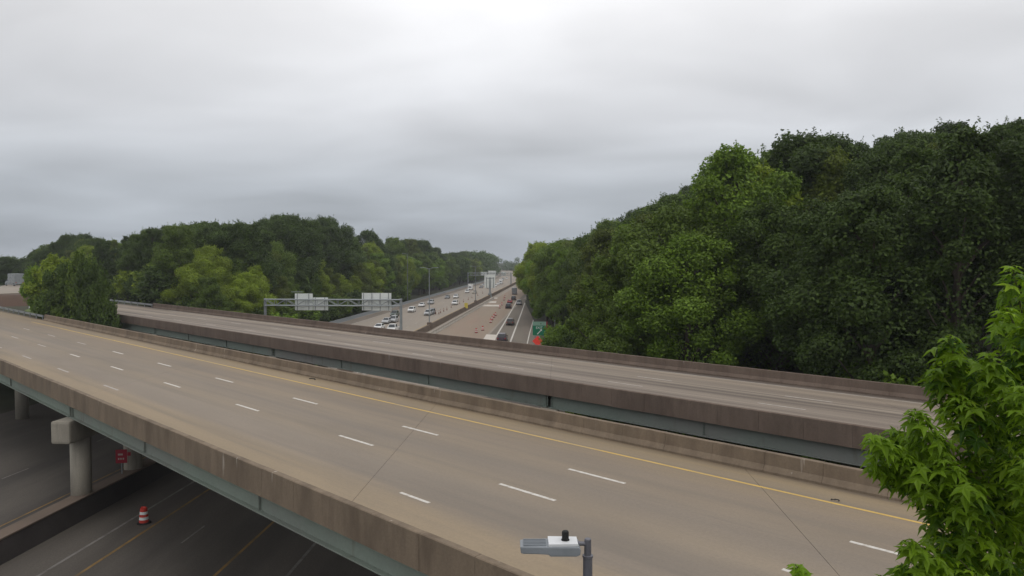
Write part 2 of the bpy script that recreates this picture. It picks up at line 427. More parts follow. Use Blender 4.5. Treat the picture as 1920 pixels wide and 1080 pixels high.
# ------------------------------------------------------------------ ground
def sstep(a, b, x):
    t = min(1.0, max(0.0, (x - a) / (b - a)))
    return t * t * (3 - 2 * t)
EDGE = [(-200, 6), (40, 3), (120, -2.0), (145, -3.5), (233, -9.5), (300, -14.5), (3000, -14.5)]
def edge(v):
    for (a, b), (c, d) in zip(EDGE, EDGE[1:]):
        if v <= c:
            return b + (d - b) * (v - a) / (c - a)
    return EDGE[-1][1]
ZD = CAM_H - 8.85                                 # top of both bridge decks, 7.65 m
def ground_z(X, Y):
    o, v = to_F(X, Y)
    s, d = to_B(X, Y)
    z = 0.0
    q = o - edge(v)
    if q > 0:
        hill = 14.0 * sstep(4, 62, q) * (0.35 + 0.65 * sstep(330, 170, v)) if v < 340 else 4.9 * sstep(4, 62, q)
        near = sstep(52, 64, d)                   # the hill starts behind the far bridge
        z = hill * near
    p = -60.5 - o
    if p > 0:
        z = 5.0 * sstep(2, 40, p)
        emb = ZD - 0.12
        if 9 < d < 56 and p > 14:
            z = max(z, emb * sstep(14, 19, p))
        elif d >= 56:
            z = max(z, (emb - 2.0 * sstep(56, 70, d)) * sstep(14, 24, p))
        elif d <= 9:
            z = max(z, emb * sstep(-8, 9, d) * sstep(14, 19, p))
    z += 0.0
    return z
gx = [-3000, -1500, -800, -500, -350] + [-260 + 5 * i for i in range(0, 83)] + [170, 220, 300, 500, 900, 1600, 3000]
gy = [-400, -150, -60] + [-20 + 5 * i for i in range(0, 74)] + [365, 390, 420, 460, 510, 570, 640, 720, 820, 950, 1100, 1400, 2000, 3000]
gv = [(x, y, ground_z(x, y) - 0.06) for y in gy for x in gx]
gf = []
for j in range(len(gy) - 1):
    for i in range(len(gx) - 1):
        a = j * len(gx) + i
        gf.append((a, a + 1, a + 1 + len(gx), a + len(gx)))
gm = bpy.data.meshes.new('ground'); gm.from_pydata(gv, [], gf); gm.materials.append(M_GROUND)
tag(link('ground', gm), kind='structure')

# ------------------------------------------------------------------ freeway
def strip(name, material, o0, o1, vlist, z, parent=None, kind=None):
    """a sheet along the freeway between offsets o0 and o1 (numbers or functions of v)"""
    f0 = o0 if callable(o0) else (lambda v: o0)
    f1 = o1 if callable(o1) else (lambda v: o1)
    mb = MB()
    for i, v in enumerate(vlist):
        a, b = FW(f0(v), v, z), FW(f1(v), v, z)
        mb.v += [tuple(a), tuple(b)]
        if i:
            k = 2 * i
            mb.f.append((k - 2, k - 1, k + 1, k))
    o = mb.build(name, material, parent)
    if kind: tag(o, kind=kind)
    return o
VFAR = [78 + 12 * i for i in range(40)] + [560 + 30 * i for i in range(23)]
freeway = strip('freeway', M_CONC_ROAD, -60, lambda v: edge(v) + 0.4, VFAR, 0.0, kind='structure')
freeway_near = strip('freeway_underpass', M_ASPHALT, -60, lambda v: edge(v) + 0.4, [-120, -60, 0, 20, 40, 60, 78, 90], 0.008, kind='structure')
strip('left_shoulder', M_SHOULDER, -57.6, -53.8, [v for v in VFAR if v > 88], 0.005, freeway)
strip('milled_lane', M_MILLED, -27.6, -16.2, [v for v in VFAR if 90 < v < 620], 0.005, freeway)
strip('ramp_lane', M_RAMPLANE, -15.6, lambda v: edge(v) - 2.9, [v for v in VFAR if 88 < v < 400], 0.007, freeway)
strip('ramp_shoulder', M_SHOULDER, lambda v: edge(v) - 3.0, lambda v: edge(v) + 0.4, [v for v in VFAR if 88 < v < 330], 0.010, freeway)

def line(name, material, pts, wd, parent, z=0.016):
    mb = MB()
    pts = [Vector(p) for p in pts]
    for i, p in enumerate(pts):
        t = (pts[min(i + 1, len(pts) - 1)] - pts[max(i - 1, 0)]).normalized()
        n_ = Vector((t.y, -t.x, 0)) * wd / 2
        mb.v += [(p.x - n_.x, p.y - n_.y, z), (p.x + n_.x, p.y + n_.y, z)]
        if i:
            k = 2 * i
            mb.f.append((k - 2, k - 1, k + 1, k))
    return mb.build(name, material, parent)
# markings beside and beneath the near bridge
for o_, m_ in ((-27.2, M_WHITE_DIM), (-25.2, M_YELLOW_DIM), (-18.0, M_YELLOW_DIM), (-14.2, M_WHITE_DIM)):
    line('edge_line', m_, [FW(o_, v) for v in (-60, 0, 40, 76)], 0.18, freeway_near)
line('edge_line', M_YELLOW_DIM, [FW(-34.6, v) for v in (-60, 0, 40, 76)], 0.14, freeway_near)
dash_me = MB().box(-0.075, 0.075, 0, 3.05, 0, 0.003).mesh('lane_dash', M_WHITE_OLD)
dash_dim = MB().box(-0.06, 0.06, 0, 2.9, 0, 0.003).mesh('lane_dash', M_WHITE_DIM)
for o_ in (-22.0, -42.0):
    for k in range(9):
        link('lane_dash', dash_dim, freeway_near, FW(o_, 7.0 + 11.65 * k, 0.017), -FA)
# markings beyond the bridges, laid where the photo shows them
def pline(pix, wd, m_):
    return line('edge_line', m_, [P(x, y) for x, y in pix], wd, freeway)
pline([(905, 672), (924.5, 640), (944, 608), (962, 577), (968, 566)], 0.35, M_WHITE)
pline([(944, 674), (956, 643.5), (966, 617), (977, 588), (984, 568)], 0.35, M_WHITE)
pline([(983, 672), (987, 651), (993, 625), (1000, 600)], 0.22, M_WHITE)
line('edge_line', M_WHITE_OLD, [FW(-53.7, v) for v in VFAR], 0.2, freeway)
line('edge_line', M_YELLOW, [FW(-33.9, v) for v in VFAR], 0.16, freeway)
for o_ in (-37.6, -41.6, -45.6, -49.6):
    for k in range(20):
        link('lane_dash', dash_me, freeway, FW(o_, 96 + 12.2 * k, 0.017), -FA)
    mb = MB()
    for k in range(20, 52):
        v0 = 96 + 12.2 * k
        mb.quad(FW(o_ - 0.08, v0, 0.018), FW(o_ + 0.08, v0, 0.018), FW(o_ + 0.08, v0 + 3.05, 0.018), FW(o_ - 0.08, v0 + 3.05, 0.018))
    tag(mb.build('far_lane_dash', M_WHITE_OLD, freeway), kind='stuff')
def patch(p0, p1, p2, p3, m_=M_PATCH, name='concrete_patch'):
    mb = MB(); mb.prism([P(*q) for q in (p0, p1, p2, p3)], 0.012, 0.03)
    return mb.build(name, m_, freeway)
patch((902, 643), (926, 645), (932, 628), (912, 627))
patch((904, 574.2), (938, 574.6), (938.5, 571.8), (907, 571.4))
patch((912, 568), (930, 568), (931, 565), (915, 565))
patch((918, 560), (932, 560), (933, 558.2), (920, 558.2))

# median barrier: one long concrete wall between the carriageways
def wall_along(name, material, prof, vlist, zoff=0.0, parent=None):
    mb = MB(); n = len(prof)
    for v in vlist:
        for (o, z) in prof:
            mb.v.append(tuple(FW(o, v, z + zoff)))
    for i in range(len(vlist) - 1):
        for k in range(n):
            a, b = i * n + k, i * n + (k + 1) % n
            mb.f.append((a, a + n, b + n, b))
    mb.f.append(tuple(range(n)))
    mb.f.append(tuple(range(len(vlist) * n - 1, (len(vlist) - 1) * n - 1, -1)))
    return mb.build(name, material, parent)
mbar = empty('median_barrier', FW(-31.0, 10))
def rel(o, root):
    bpy.context.view_layer.update()
    o.parent = root
    o.matrix_parent_inverse = root.matrix_world.inverted()
    return o
rel(wall_along('crash_wall', M_SHADED_WALL, [(-31.65, -0.05), (-31.5, 1.18), (-30.5, 1.22), (-30.15, -0.05)], [-60, 0, 40, 88]), mbar)  # wall face coloured as in shadow; only the coping stays lighter
rel(wall_along('coping', M_BARRIER, [(-31.55, 1.175), (-31.55, 1.27), (-30.44, 1.30), (-30.44, 1.215)], [-60, 0, 40, 88]), mbar)
rel(wall_along('barrier_wall', M_BARRIER, [(-31.35, -0.05), (-31.2, 1.3), (-30.75, 1.3), (-30.5, -0.05)], [v for v in VFAR if v > 88]), mbar)
rel(wall_along('barrier_wall', M_JERSEY, [(-32.9, -0.05), (-32.75, 0.6), (-32.5, 0.6), (-32.35, -0.05)], [90, 120, 150, 166]), mbar)
tag(mbar, 'long dark brown concrete barrier wall between the two freeway carriageways', 'barrier')
lb = wall_along('roadside_barrier', M_GALV_DK, [(-58.6, -0.05), (-58.4, 0.9), (-58.15, 0.9), (-57.9, -0.05)], [v for v in VFAR if 100 < v < 640])
tag(lb, 'low grey barrier along the left edge of the oncoming freeway lanes', 'barrier')

# temporary jersey barrier beside the work zone
jb = empty('jersey_barrier', FW(-28.2, 96))
seg_me = MB()
prof = [(-0.3, 0), (-0.3, 0.08), (-0.12, 0.32), (-0.08, 0.81), (0.08, 0.81), (0.12, 0.32), (0.3, 0.08), (0.3, 0)]
n_ = len(prof)
seg_me.v = [(x, y, z) for y in (0.0, 3.55) for (x, z) in prof]
seg_me.f = [(k, (k + 1) % n_, (k + 1) % n_ + n_, k + n_) for k in range(n_)] + [tuple(range(n_ - 1, -1, -1)), tuple(range(n_, 2 * n_))]
seg_me = seg_me.mesh('barrier_segment', M_JERSEY)
for k in range(62):
    p = FW(-28.2 + RNG.uniform(-0.05, 0.05), 96 + 3.62 * k, 0.02)
    rel(link('barrier_segment', seg_me, None, p, -FA + RNG.uniform(-0.006, 0.006)), jb)
tag(jb, 'pale temporary concrete barrier in short segments beside the brown work zone', 'barrier')

# ------------------------------------------------------------------ the two bridges
PANEL_L = 2.45
DASH_P = 11.65
def lin_prism(name, prof, s0, s1, material, parent, d_of=None):
    """extrude a (d, z) profile along s; skewed ends follow the freeway when s0/s1 are freeway offsets in a tuple"""
    mb = MB(); n = len(prof)
    f0 = (lambda d: skew_s(s0[0], d)) if isinstance(s0, tuple) else (lambda d: s0)
    f1 = (lambda d: skew_s(s1[0], d)) if isinstance(s1, tuple) else (lambda d: s1)
    mb.v = [(f0(d), d, z) for d, z in prof] + [(f1(d), d, z) for d, z in prof]
    mb.f = [(k, (k + 1) % n, n + (k + 1) % n, n + k) for k in range(n)] + [tuple(range(n - 1, -1, -1)), tuple(range(n, 2 * n))]
    return mb.build(name, material, parent)

def bridge(label, d0, d1, spans, gspans, piers, M_deck, M_par, M_gird, s_right, dashes, yellow_d, white_d, ngird=6):
    root = empty('overpass_bridge', (0, 0, 0), -math.pi / 4)
    tag(root, label, 'bridge', 'parallel highway overpasses')
    gap = 0.009
    bounds = spans
    for a, b in zip(bounds, bounds[1:]):
        dk = lin_prism('deck_span', [(d0, ZD - 0.24), (d1, ZD - 0.24), (d1, ZD), (d0, ZD)], (a + gap,), (b - gap,), M_deck, root)
    for a, b in zip(gspans, gspans[1:]):
        gz1, gz0 = ZD - 0.245, ZD - 1.2
        for g in range(ngird):
            dd = d0 + 0.42 + (d1 - d0 - 0.84) * g / (ngird - 1)
            sa, sb = skew_s(a, dd) + 0.13, skew_s(b, dd) - 0.13
            mb = MB()
            mb.box(sa, sb, dd - 0.19, dd + 0.19, gz1 - 0.035, gz1)
            mb.box(sa, sb, dd - 0.012, dd + 0.012, gz0 + 0.045, gz1 - 0.035)
            mb.box(sa, sb, dd - 0.23, dd + 0.23, gz0, gz0 + 0.045)
            gd = mb.build('girder', M_gird, root)
            if g in (0,):
                st = MB().box(-0.012, 0.012, dd - 0.12, dd - 0.013, gz0 + 0.046, gz1 - 0.036).mesh('stiffener', M_gird)
                L = sb - sa; m = max(2, int(L / 11))
                for k in range(m + 1):
                    link('stiffener', st, gd, (sa + 0.12 + (L - 0.24) * k / m, 0, 0))
    for b in bounds[1:-1]:
        lin_prism('expansion_joint', [(d0 + 0.5, ZD - 0.2), (d1 - 0.5, ZD - 0.2), (d1 - 0.5, ZD - 0.012), (d0 + 0.5, ZD - 0.012)], (b - gap,), (b + gap,), M_JOINT, root)
    # parapets: a recessed core with one panel per joint
    for side in (0, 1):
        if side == 0:
            D_ = lambda t: d0 - 0.06 + t
        else:
            D_ = lambda t: d1 + 0.06 - t
        core = [(D_(0.02), ZD - 0.27), (D_(0.40), ZD - 0.27), (D_(0.40), ZD + 0.05), (D_(0.26), ZD + 0.3), (D_(0.24), ZD + 0.79), (D_(0.02), ZD + 0.79)]
        panel = [(D_(0.0), ZD - 0.30), (D_(0.36), ZD - 0.30), (D_(0.36), ZD - 0.245), (D_(0.44), ZD + 0.004), (D_(0.44), ZD + 0.09), (D_(0.29), ZD + 0.31), (D_(0.265), ZD + 0.815), (D_(0.245), ZD + 0.835), (D_(0.03), ZD + 0.835), (D_(0.0), ZD + 0.81)]
        if side == 1:
            core = core[::-1]; panel = panel[::-1]
        s_left = skew_s(bounds[0], D_(0)) + 0.2
        c = lin_prism('parapet', core, s_left, s_right, M_JOINT, root)
        n = len(panel)
        Lp = PANEL_L - 0.013
        pm = MB(); pm.v = [(0, d, z) for d, z in panel] + [(Lp, d, z) for d, z in panel]
        pm.f = [(k, (k + 1) % n, n + (k + 1) % n, n + k) for k in range(n)] + [tuple(range(n - 1, -1, -1)), tuple(range(n, 2 * n))]
        pm = pm.mesh('parapet_panel', M_par)
        N = int((s_right - s_left) / PANEL_L)
        for k in range(N):
            link('parapet_panel', pm, c, (s_left + k * PANEL_L, RNG.uniform(-0.005, 0.005), RNG.uniform(-0.008, 0.004)))
    # bents: cap and round columns on the skew, along the freeway
    for po in piers:
        z1 = ZD - 1.23
        A = Vector((skew_s(po, d0 - 0.55), d0 - 0.55, 0)); B = Vector((skew_s(po, d1 - 0.15), d1 - 0.15, 0))
        t = (B - A).normalized(); nn = Vector((t.y, -t.x, 0))
        Lc = (B - A).length
        mb = MB()
        poly = []
        for q, sg in ((A, -1), (A, 1), (B, 1), (B, -1)):
            poly.append(q + nn * 0.62 * sg)
        mb.prism(poly, z1 - 1.45, z1)
        mb.build('pier_cap', M_PIER, root, bevel=0.16)
        ncol = 4
        for k in range(ncol):
            q = A + t * (2.0 + (Lc - 4.2) * k / (ncol - 1))
            cm = MB().lathe([(0.62, -0.05), (0.62, z1 - 1.42)], 24)
            cm.v = [(x + q.x, y + q.y, z) for x, y, z in cm.v]
            sh_ = cm.build('column', M_PIER, root)
            for pl in sh_.data.polygons[:24]: pl.use_smooth = True
        bmb = MB()
        for g in range(ngird):
            dd = d0 + 0.42 + (d1 - d0 - 0.84) * g / (ngird - 1)
            for e_ in (-0.42, 0.42):
                s_ = skew_s(po, dd) + e_
                bmb = MB().box(s_ - 0.12, s_ + 0.12, dd - 0.18, dd + 0.18, z1 - 0.005, ZD - 1.202)
                bmb.build('bearing', M_JOINT, root)
    # abutment at the left end
    a0 = bounds[0]
    poly = [(skew_s(a0 - 1.2, d0), d0 + 0.1), (skew_s(a0 + 0.9, d0), d0 + 0.1), (skew_s(a0 + 0.9, d1), d1 - 0.1), (skew_s(a0 - 1.2, d1), d1 - 0.1)]
    MB().prism(poly, -0.1, ZD - 1.21).build('abutment', M_PIER, root)
    poly = [(skew_s(a0 - 1.2, d0), d0 + 0.1), (skew_s(a0 - 0.05, d0), d0 + 0.1), (skew_s(a0 - 0.05, d1), d1 - 0.1), (skew_s(a0 - 1.2, d1), d1 - 0.1)]
    MB().prism(poly, ZD - 1.2, ZD - 0.32).build('abutment', M_PIER, root)
    # paint
    dshort = MB().box(0, 1.75, -0.075, 0.075, 0, 0.004).mesh('lane_dash', M_WHITE)
    dm = MB().box(0, 2.95, -0.085, 0.085, 0, 0.004).mesh('lane_dash', M_WHITE)
    dmo = MB().box(0, 3.05, -0.085, 0.085, 0, 0.004).mesh('lane_dash', M_WHITE_OLD)
    for dd, s_first, n_, worn in dashes:
        for k in range(n_):
            s_ = s_first + DASH_P * k
            if s_ < skew_s(bounds[0], dd) + 1: continue
            link('lane_dash', dshort if worn is None else (dmo if worn or s_ < -84 else dm), root, (s_, dd, ZD + 0.002))
    L0 = skew_s(bounds[0], yellow_d) + 0.3
    MB().box(L0, s_right - 1, yellow_d - 0.075, yellow_d + 0.075, ZD + 0.002, ZD + 0.005).build('edge_line', M_YELLOW, root)
    if white_d:
        MB().box(L0, s_right - 1, white_d - 0.07, white_d + 0.07, ZD + 0.002, ZD + 0.005).build('edge_line', M_WHITE_OLD, root)
    return root

def sd(px, py, z=ZD):
    p = P(px, py, z)
    return to_B(p.x, p.y)
s1_, d1_ = sd(750, 800); s2_, d2_ = sd(628, 818); s3_, d3_ = sd(741, 926)
b1 = bridge('near overpass with tan worn deck, yellow line and teal girders over the freeway', 13.55, 29.75,
            [-76, -56, -31, -7.6, 7.85, 44], [-76, -56, -31.2, -2.2, 24, 44], [-56, -31.2, -2.2, 24], M_DECK1, M_PARAPET, M_STEEL, 42.0,
            [(24.05, s1_ - DASH_P * 8, 14, False), (20.5, s2_ - DASH_P * 8, 14, False), (17.05, s3_, 1, None), (17.05, s3_ - DASH_P * 8, 6, True)], 27.45, None)
e1_, f1_ = sd(1168, 711); e2_, f2_ = sd(1120, 719); e3_, f3_ = sd(1012, 682)
print('bridge2 marks', sd(1168, 711), sd(1120, 719), sd(924, 688), sd(990, 687), sd(1500, 757), sd(1215, 717))
b2 = bridge('far overpass with streaked brown deck and stained parapets behind the first one', 37.55, 52.0,
            [-76, -55, -30, -0.7, 20.2, 52], [-76, -55, -30, -0.7, 26, 52], [-55, -30, -0.7, 26], M_DECK2, M_PARAPET2, M_STEEL2, 30.0,
            [(47.1, e1_ - DASH_P * 8, 12, True), (43.6, e2_ - DASH_P * 8, 12, True)], 39.3, 50.6)

# approach roads behind the abutments, on the embankment
def approach(name, d0, d1, m_, yd):
    mb = MB()
    for a, b in ((-76.0, -240),):
        mb.prism([(skew_s(b, d0), d0), (skew_s(a, d0), d0), (skew_s(a, d1), d1), (skew_s(b, d1), d1)], ZD - 0.3, ZD - 0.006)
    o = mb.build(name, m_)
    o.rotation_euler = (0, 0, -math.pi / 4)
    tag(o, kind='structure')
    return o
ap1 = approach('approach_road', 13.0, 29.75, M_DECK1, 27.45)
ap2 = approach('approach_road', 37.6, 52.0, M_DECK2, 39.3)

# ------------------------------------------------------------------ guardrails
def guardrail(label, pts, z_of, name='guardrail', spacing=3.8):
    root = empty(name, (pts[0].x, pts[0].y, z_of(pts[0])))
    tag(root, label, 'guardrail')
    O = Vector(root.location)
    for a, b in zip(pts, pts[1:]):
        a3, b3 = Vector((a.x, a.y, z_of(a))), Vector((b.x, b.y, z_of(b)))
        t = (b3 - a3).normalized(); nn = Vector((t.y, -t.x, 0)).normalized()
        prof = [(0.0, 0.40), (0.05, 0.46), (0.05, 0.52), (0.0, 0.56), (0.05, 0.61), (0.05, 0.67), (0.0, 0.72), (-0.02, 0.72), (-0.02, 0.40)]
        mb = MB(); n = len(prof)
        for q in (a3, b3):
            for x, z in prof:
                mb.v.append(tuple(q - O + nn * x + Vector((0, 0, z))))
        mb.f = [(k, (k + 1) % n, n + (k + 1) % n, n + k) for k in range(n)]
        mb.build('rail', M_GALV, root)
        L = (b3 - a3).length
        pm = MB().box(-0.05, 0.05, -0.08, 0.08, 0, 0.70).mesh('post', M_GALV_DK)
        for k in range(int(L / spacing) + 1):
            q = a3 + t * (k * spacing) - nn * 0.12
            link('post', pm, root, q - O, math.atan2(t.y, t.x) - math.pi / 2)
    return root
guardrail('galvanised guardrail leading off the left end of the far bridge', [BW(skew_s(-75.8, 51.6), 51.6), BW(skew_s(-112, 51.9), 51.9)], lambda p: ZD - 0.02)
guardrail('low pale guardrail at left end of the near bridge median', [BW(skew_s(-76.5, 29.6), 29.6), BW(skew_s(-104, 29.9), 29.9)], lambda p: ZD - 0.02)
g_a, g_b = P(1000, 653), P(1062, 655)
guardrail('short guardrail behind the orange work sign at the wood edge', [P(999, 655), P(1058, 652)], lambda p: 0.0)

# ------------------------------------------------------------------ overhead sign gantry
def gantry(label, v, o_left, o_right, z0, z1, panels, post_r=0.28, detail=True, far_post=True):
    root = empty('sign_gantry', FW(o_right, v), -FA)
    tag(root, label, 'gantry')
    L = o_left - o_right                        # negative: the beam runs to the left
    MB().lathe([(0.55, -0.02), (0.55, 0.25), (post_r, 0.28), (post_r, z1 + 0.15), (post_r * 0.8, z1 + 0.2)], 12).build('post', M_GALV, root)
    if far_post:
        m = MB().lathe([(0.55, -0.02), (0.55, 0.25), (post_r, 0.28), (post_r, z1 + 0.15), (post_r * 0.8, z1 + 0.2)], 12)
        m.v = [(x + L, y, z) for x, y, z in m.v]
        m.build('post', M_GALV_DK, root)
    if detail:
        for y in (-0.45, 0.45):
            for z in (z0, z1):
                MB().tube([(L, y, z), (0, y, z)], 0.11, 8).build('chord', M_GALV, root)
        n = 13
        for y in (-0.45, 0.45):
            for k in range(n):
                x0, x1 = L * k / n, L * (k + 1) / n
                a, b = (z0, z1) if k % 2 == 0 else (z1, z0)
                MB().tube([(x0, y, a), (x1, y, b)], 0.05, 6).build('brace', M_GALV, root)
                if k:
                    MB().tube([(x0, y, z0), (x0, y, z1)], 0.045, 6).build('brace', M_GALV, root)
        for k in range(1, n):
            MB().tube([(L * k / n, -0.45, z1), (L * k / n, 0.45, z1)], 0.04, 6).build('brace', M_GALV, root)
    else:
        MB().tube([(L, 0, z1), (0, 0, z1)], 0.16, 8).build('chord', M_GALV, root)
    for x0, x1, za, zb in panels:
        pn = MB().box(x0, x1, 0.72, 0.76, za, zb).build('sign_panel', M_SIGNBACK, root)
        m = max(2, round((x1 - x0) / 1.45))
        for k in range(m):
            xx = x0 + (x1 - x0) * (k + 0.22) / (m - 0.45)
            if xx < x1:
                MB().box(xx - 0.05, xx + 0.05, 0.60, 0.718, za + 0.03, zb - 0.03).build('stiffener', M_ZBAR, pn)
    return root
GV = 145.0
def gan_x(px):   # metres left of the right post for a photo column at the gantry's distance
    return (px - 748) * GV / FOC
def gan_z(py):
    return CAM_H - (py - YH) * GV / FOC
gt = gantry('overhead sign gantry of grey truss with three blank sign backs', GV, -31 + gan_x(484), -31.0, gan_z(574.5), gan_z(563),
       [(gan_x(540), gan_x(575), gan_z(584), gan_z(552)), (gan_x(576), gan_x(605), gan_z(584), gan_z(559.5)), (gan_x(671), gan_x(728), gan_z(584), gan_z(550.5))])
MB().tube([(gan_x(532), 0.9, gan_z(549)), (gan_x(556), 0.9, gan_z(549))], 0.06, 6).build('conduit', M_GALV, gt)
V3 = 480.0
gantry('distant overhead gantry with pale sign backs far down the freeway', V3, -59, -31.3, 6.8, 8.4,
       [(-19.5, -15.3, 6.6, 9.0), (-14.8, -9.6, 6.7, 9.8), (-6.3, -3.2, 6.9, 9.2)], 0.35, detail=True)
# single-post sign on the median
V2 = 331.0
ts = empty('median_sign', FW(-30.9, V2), -FA)
tag(ts, 'pale sign back on a single tapered post in the median further down', 'sign')
MB().lathe([(0.9, 0), (0.9, 1.9), (0.42, 1.95), (0.34, 7.0)], 10).build('post', M_GALV, ts)
pn = MB().box(-2.5, 2.3, 0.42, 0.5, 4.2, 10.2).build('sign_panel', M_SIGNBACK, ts)
for x in (-1.6, 0.0, 1.6):
    MB().box(x - 0.12, x + 0.12, 0.25, 0.418, 4.4, 9.0).build('stiffener', M_ZBAR, pn)
MB().box(-1.6, 1.6, 0.26, 0.415, 8.5, 8.75).build('stiffener', M_ZBAR, pn)
MB().box(-0.22, 0.22, -0.1, 0.24, 5.2, 8.9).build('mounting_beam', M_ZBAR, ts)

# ------------------------------------------------------------------ light poles
def light_pole(label, base, height, arms, material=M_GALV_DK, pedestal=True, r=0.14):
    root = empty('light_pole', base, -FA)
    tag(root, label, 'light pole', 'freeway light poles')
    if pedestal:
        MB().prism([(-0.5, -0.6), (0.5, -0.6), (0.5, 0.6), (-0.5, 0.6)], 0, 1.75).build('pedestal', M_BARRIER, root, bevel=0.06)
    z0 = 1.7 if pedestal else 0
    MB().lathe([(r, z0), (r * 0.55, height)], 10).build('pole', material, root)
    for sx in arms:
        MB().tube([(0, 0, height - 0.15), (sx * 0.8, 0, height + 0.12), (sx * 1.5, 0, height + 0.16)], 0.05, 6).build('arm', material, root)
        MB().prism([(sx * 1.4, -0.16), (sx * 2.2, -0.13), (sx * 2.2, 0.13), (sx * 1.4, 0.16)][::(1 if sx > 0 else -1)], height + 0.10, height + 0.22).build('luminaire', M_GALV, root)
    return root
light_pole('tall twin-armed light pole on the median barrier behind the gantry', FW(-31.0, 177), 14.6, (-1, 1), M_GALV)
light_pole('slender light pole on the median nearer the distant sign', FW(-31.0, 275), 14.2, (-1, 1), M_GALV_DK)
light_pole('thin bare pole at the left wood edge beside the oncoming lanes', FW(-59.3, 290), 19.0, (-1,), M_GALV_DK, pedestal=False)

# ------------------------------------------------------------------ traffic drums and tubular markers
def make_drum():
    root = empty('traffic_drum')
    MB().lathe([(0.42, 0.0), (0.42, 0.05), (0.30, 0.09)], 16).build('base', M_BLACK, root)
    zs = [0.06, 0.27, 0.44, 0.60, 0.77, 0.98]
    for k in range(5):
        r0 = 0.29 - 0.018 * k
        MB().lathe([(r0 + 0.012, zs[k]), (r0 + 0.012, zs[k] + 0.012), (r0, zs[k] + 0.02), (r0 - 0.012, zs[k + 1] - 0.004)], 18).build('band', M_SIGNWHITE if k % 2 else M_ORANGE_DULL, root, smooth=False)
    MB().box(-0.14, 0.14, -0.03, 0.03, 0.97, 1.06).build('handle', M_ORANGE_DULL, root)
    return root
def make_marker():
    root = empty('channelizer_post')
    MB().lathe([(0.24, 0.0), (0.24, 0.05), (0.12, 0.09)], 10).build('base', M_BLACK, root)
    MB().lathe([(0.11, 0.08), (0.08, 1.1), (0.03, 1.16)], 10).build('tube', M_MARKER, root)
    MB().lathe([(0.107, 0.70), (0.100, 0.84)], 10).build('reflective_band', M_SIGNWHITE, root)
    return root
drum = make_drum(); drum.location = P(270, 981)
tag(drum, 'orange and white traffic drum on dark road below the near bridge', 'traffic drum', 'traffic drums')
drum_spots = [(893, 624, 'nearest'), (905, 619.5, 'second nearest'), (920, 605, 'third nearest'), (923, 600, 'fourth nearest'), (926, 595.5, 'fifth nearest'), (929, 592, 'sixth nearest'), (937, 578, 'seventh nearest'), (941, 572, 'eighth nearest'), (945, 563, 'ninth nearest'), (946.5, 558, 'tenth nearest')]
for x, y, wd in drum_spots:
    c = copy_tree(drum, P(x, y, 0.02), RNG.uniform(0, 6))
    tag(c, 'orange drum on the brown work zone, ' + wd + ' of the row beside the open lane', 'traffic drum', 'traffic drums')
mk = None
spots = [(817, 589), (823, 589), (826, 587), (832, 584), (838, 581.5), (846, 577), (862, 570), (869, 566.5), (878, 562.5), (885, 559), (896, 554.5), (905, 550.5)]
for i, (x, y) in enumerate(spots):
    p = P(x, y)
    if mk is None:
        mk = make_marker(); mk.location = p; c = mk
    else:
        c = copy_tree(mk, p, RNG.uniform(0, 6))
    tag(c, 'thin orange marker post left of the median barrier, %s in the row from the gantry' % ordinal(i + 1), 'marker post', 'marker posts beside the median')

# ------------------------------------------------------------------ signs and small roadside things
def text_mesh(txt, size, material, name='lettering', extrude=0.004):
    cu = bpy.data.curves.new(name, 'FONT'); cu.body = txt; cu.size = size; cu.extrude = extrude; cu.align_x = 'CENTER'; cu.align_y = 'CENTER'
    ob = bpy.data.objects.new(name, cu); col.objects.link(ob)
    dg = bpy.context.evaluated_depsgraph_get()
    me = bpy.data.meshes.new_from_object(ob.evaluated_get(dg))
    bpy.data.objects.remove(ob); bpy.data.curves.remove(cu)
    me.materials.clear(); me.materials.append(material); me.name = name
    return me
SY = P(1010, 653).y
ex = empty('exit_sign', P(1011, 652))
tag(ex, 'green exit sign with white diagonal arrow on posts at the wood edge', 'sign')
u = SY / FOC
zb, zt, zm = CAM_H - (630 - YH) * u, CAM_H - (604 - YH) * u, CAM_H - (611.5 - YH) * u
for x in (-0.75, 0.75):
    MB().box(x - 0.06, x + 0.06, 0.05, 0.16, 0, zb + 0.5).build('post', M_GALV_DK, ex)
pn = MB().prism([(-1.22, 0.0), (1.22, 0.0), (1.22, 0.04), (-1.22, 0.04)], zb, zm - 0.01).build('sign_panel', M_GREEN, ex)
MB().prism([(-1.22, 0.0), (1.30, 0.0), (1.30, 0.04), (-1.22, 0.04)], zm + 0.01, zt).build('number_panel', M_SIGNTOP, ex)
tm = link('lettering', text_mesh('EXIT', 0.62, M_SIGNWHITE), pn, (0.0, -0.006, zm - 0.42)); tm.rotation_euler = (math.pi / 2, 0, 0)
ar = MB()
a, b = Vector((-0.38, -0.012, zb + 0.22)), Vector((0.36, -0.012, zb + 1.0))
ar.bar(a, b, 0.16, 0.012)
ar.prism([(0, 0), (1, 0), (1, 1)], 0, 0)
ar = MB().bar(a, b, 0.012, 0.16)
t = (b - a).normalized(); nn = Vector((t.z, 0, -t.x))
ar.add([b + t * 0.22, b + nn * 0.26 - t * 0.06, b - nn * 0.26 - t * 0.06, b + t * 0.22 + Vector((0, 0.01, 0)), b + nn * 0.26 - t * 0.06 + Vector((0, 0.01, 0)), b - nn * 0.26 - t * 0.06 + Vector((0, 0.01, 0))], [(0, 1, 2), (5, 4, 3), (0, 3, 4, 1), (1, 4, 5, 2), (2, 5, 3, 0)])
ar.build('arrow', M_SIGNWHITE, pn)
MB().box(0.22, 0.40, -0.014, -0.002, zm + 0.26, zm + 0.42).build('mark', M_BLACK, ex)
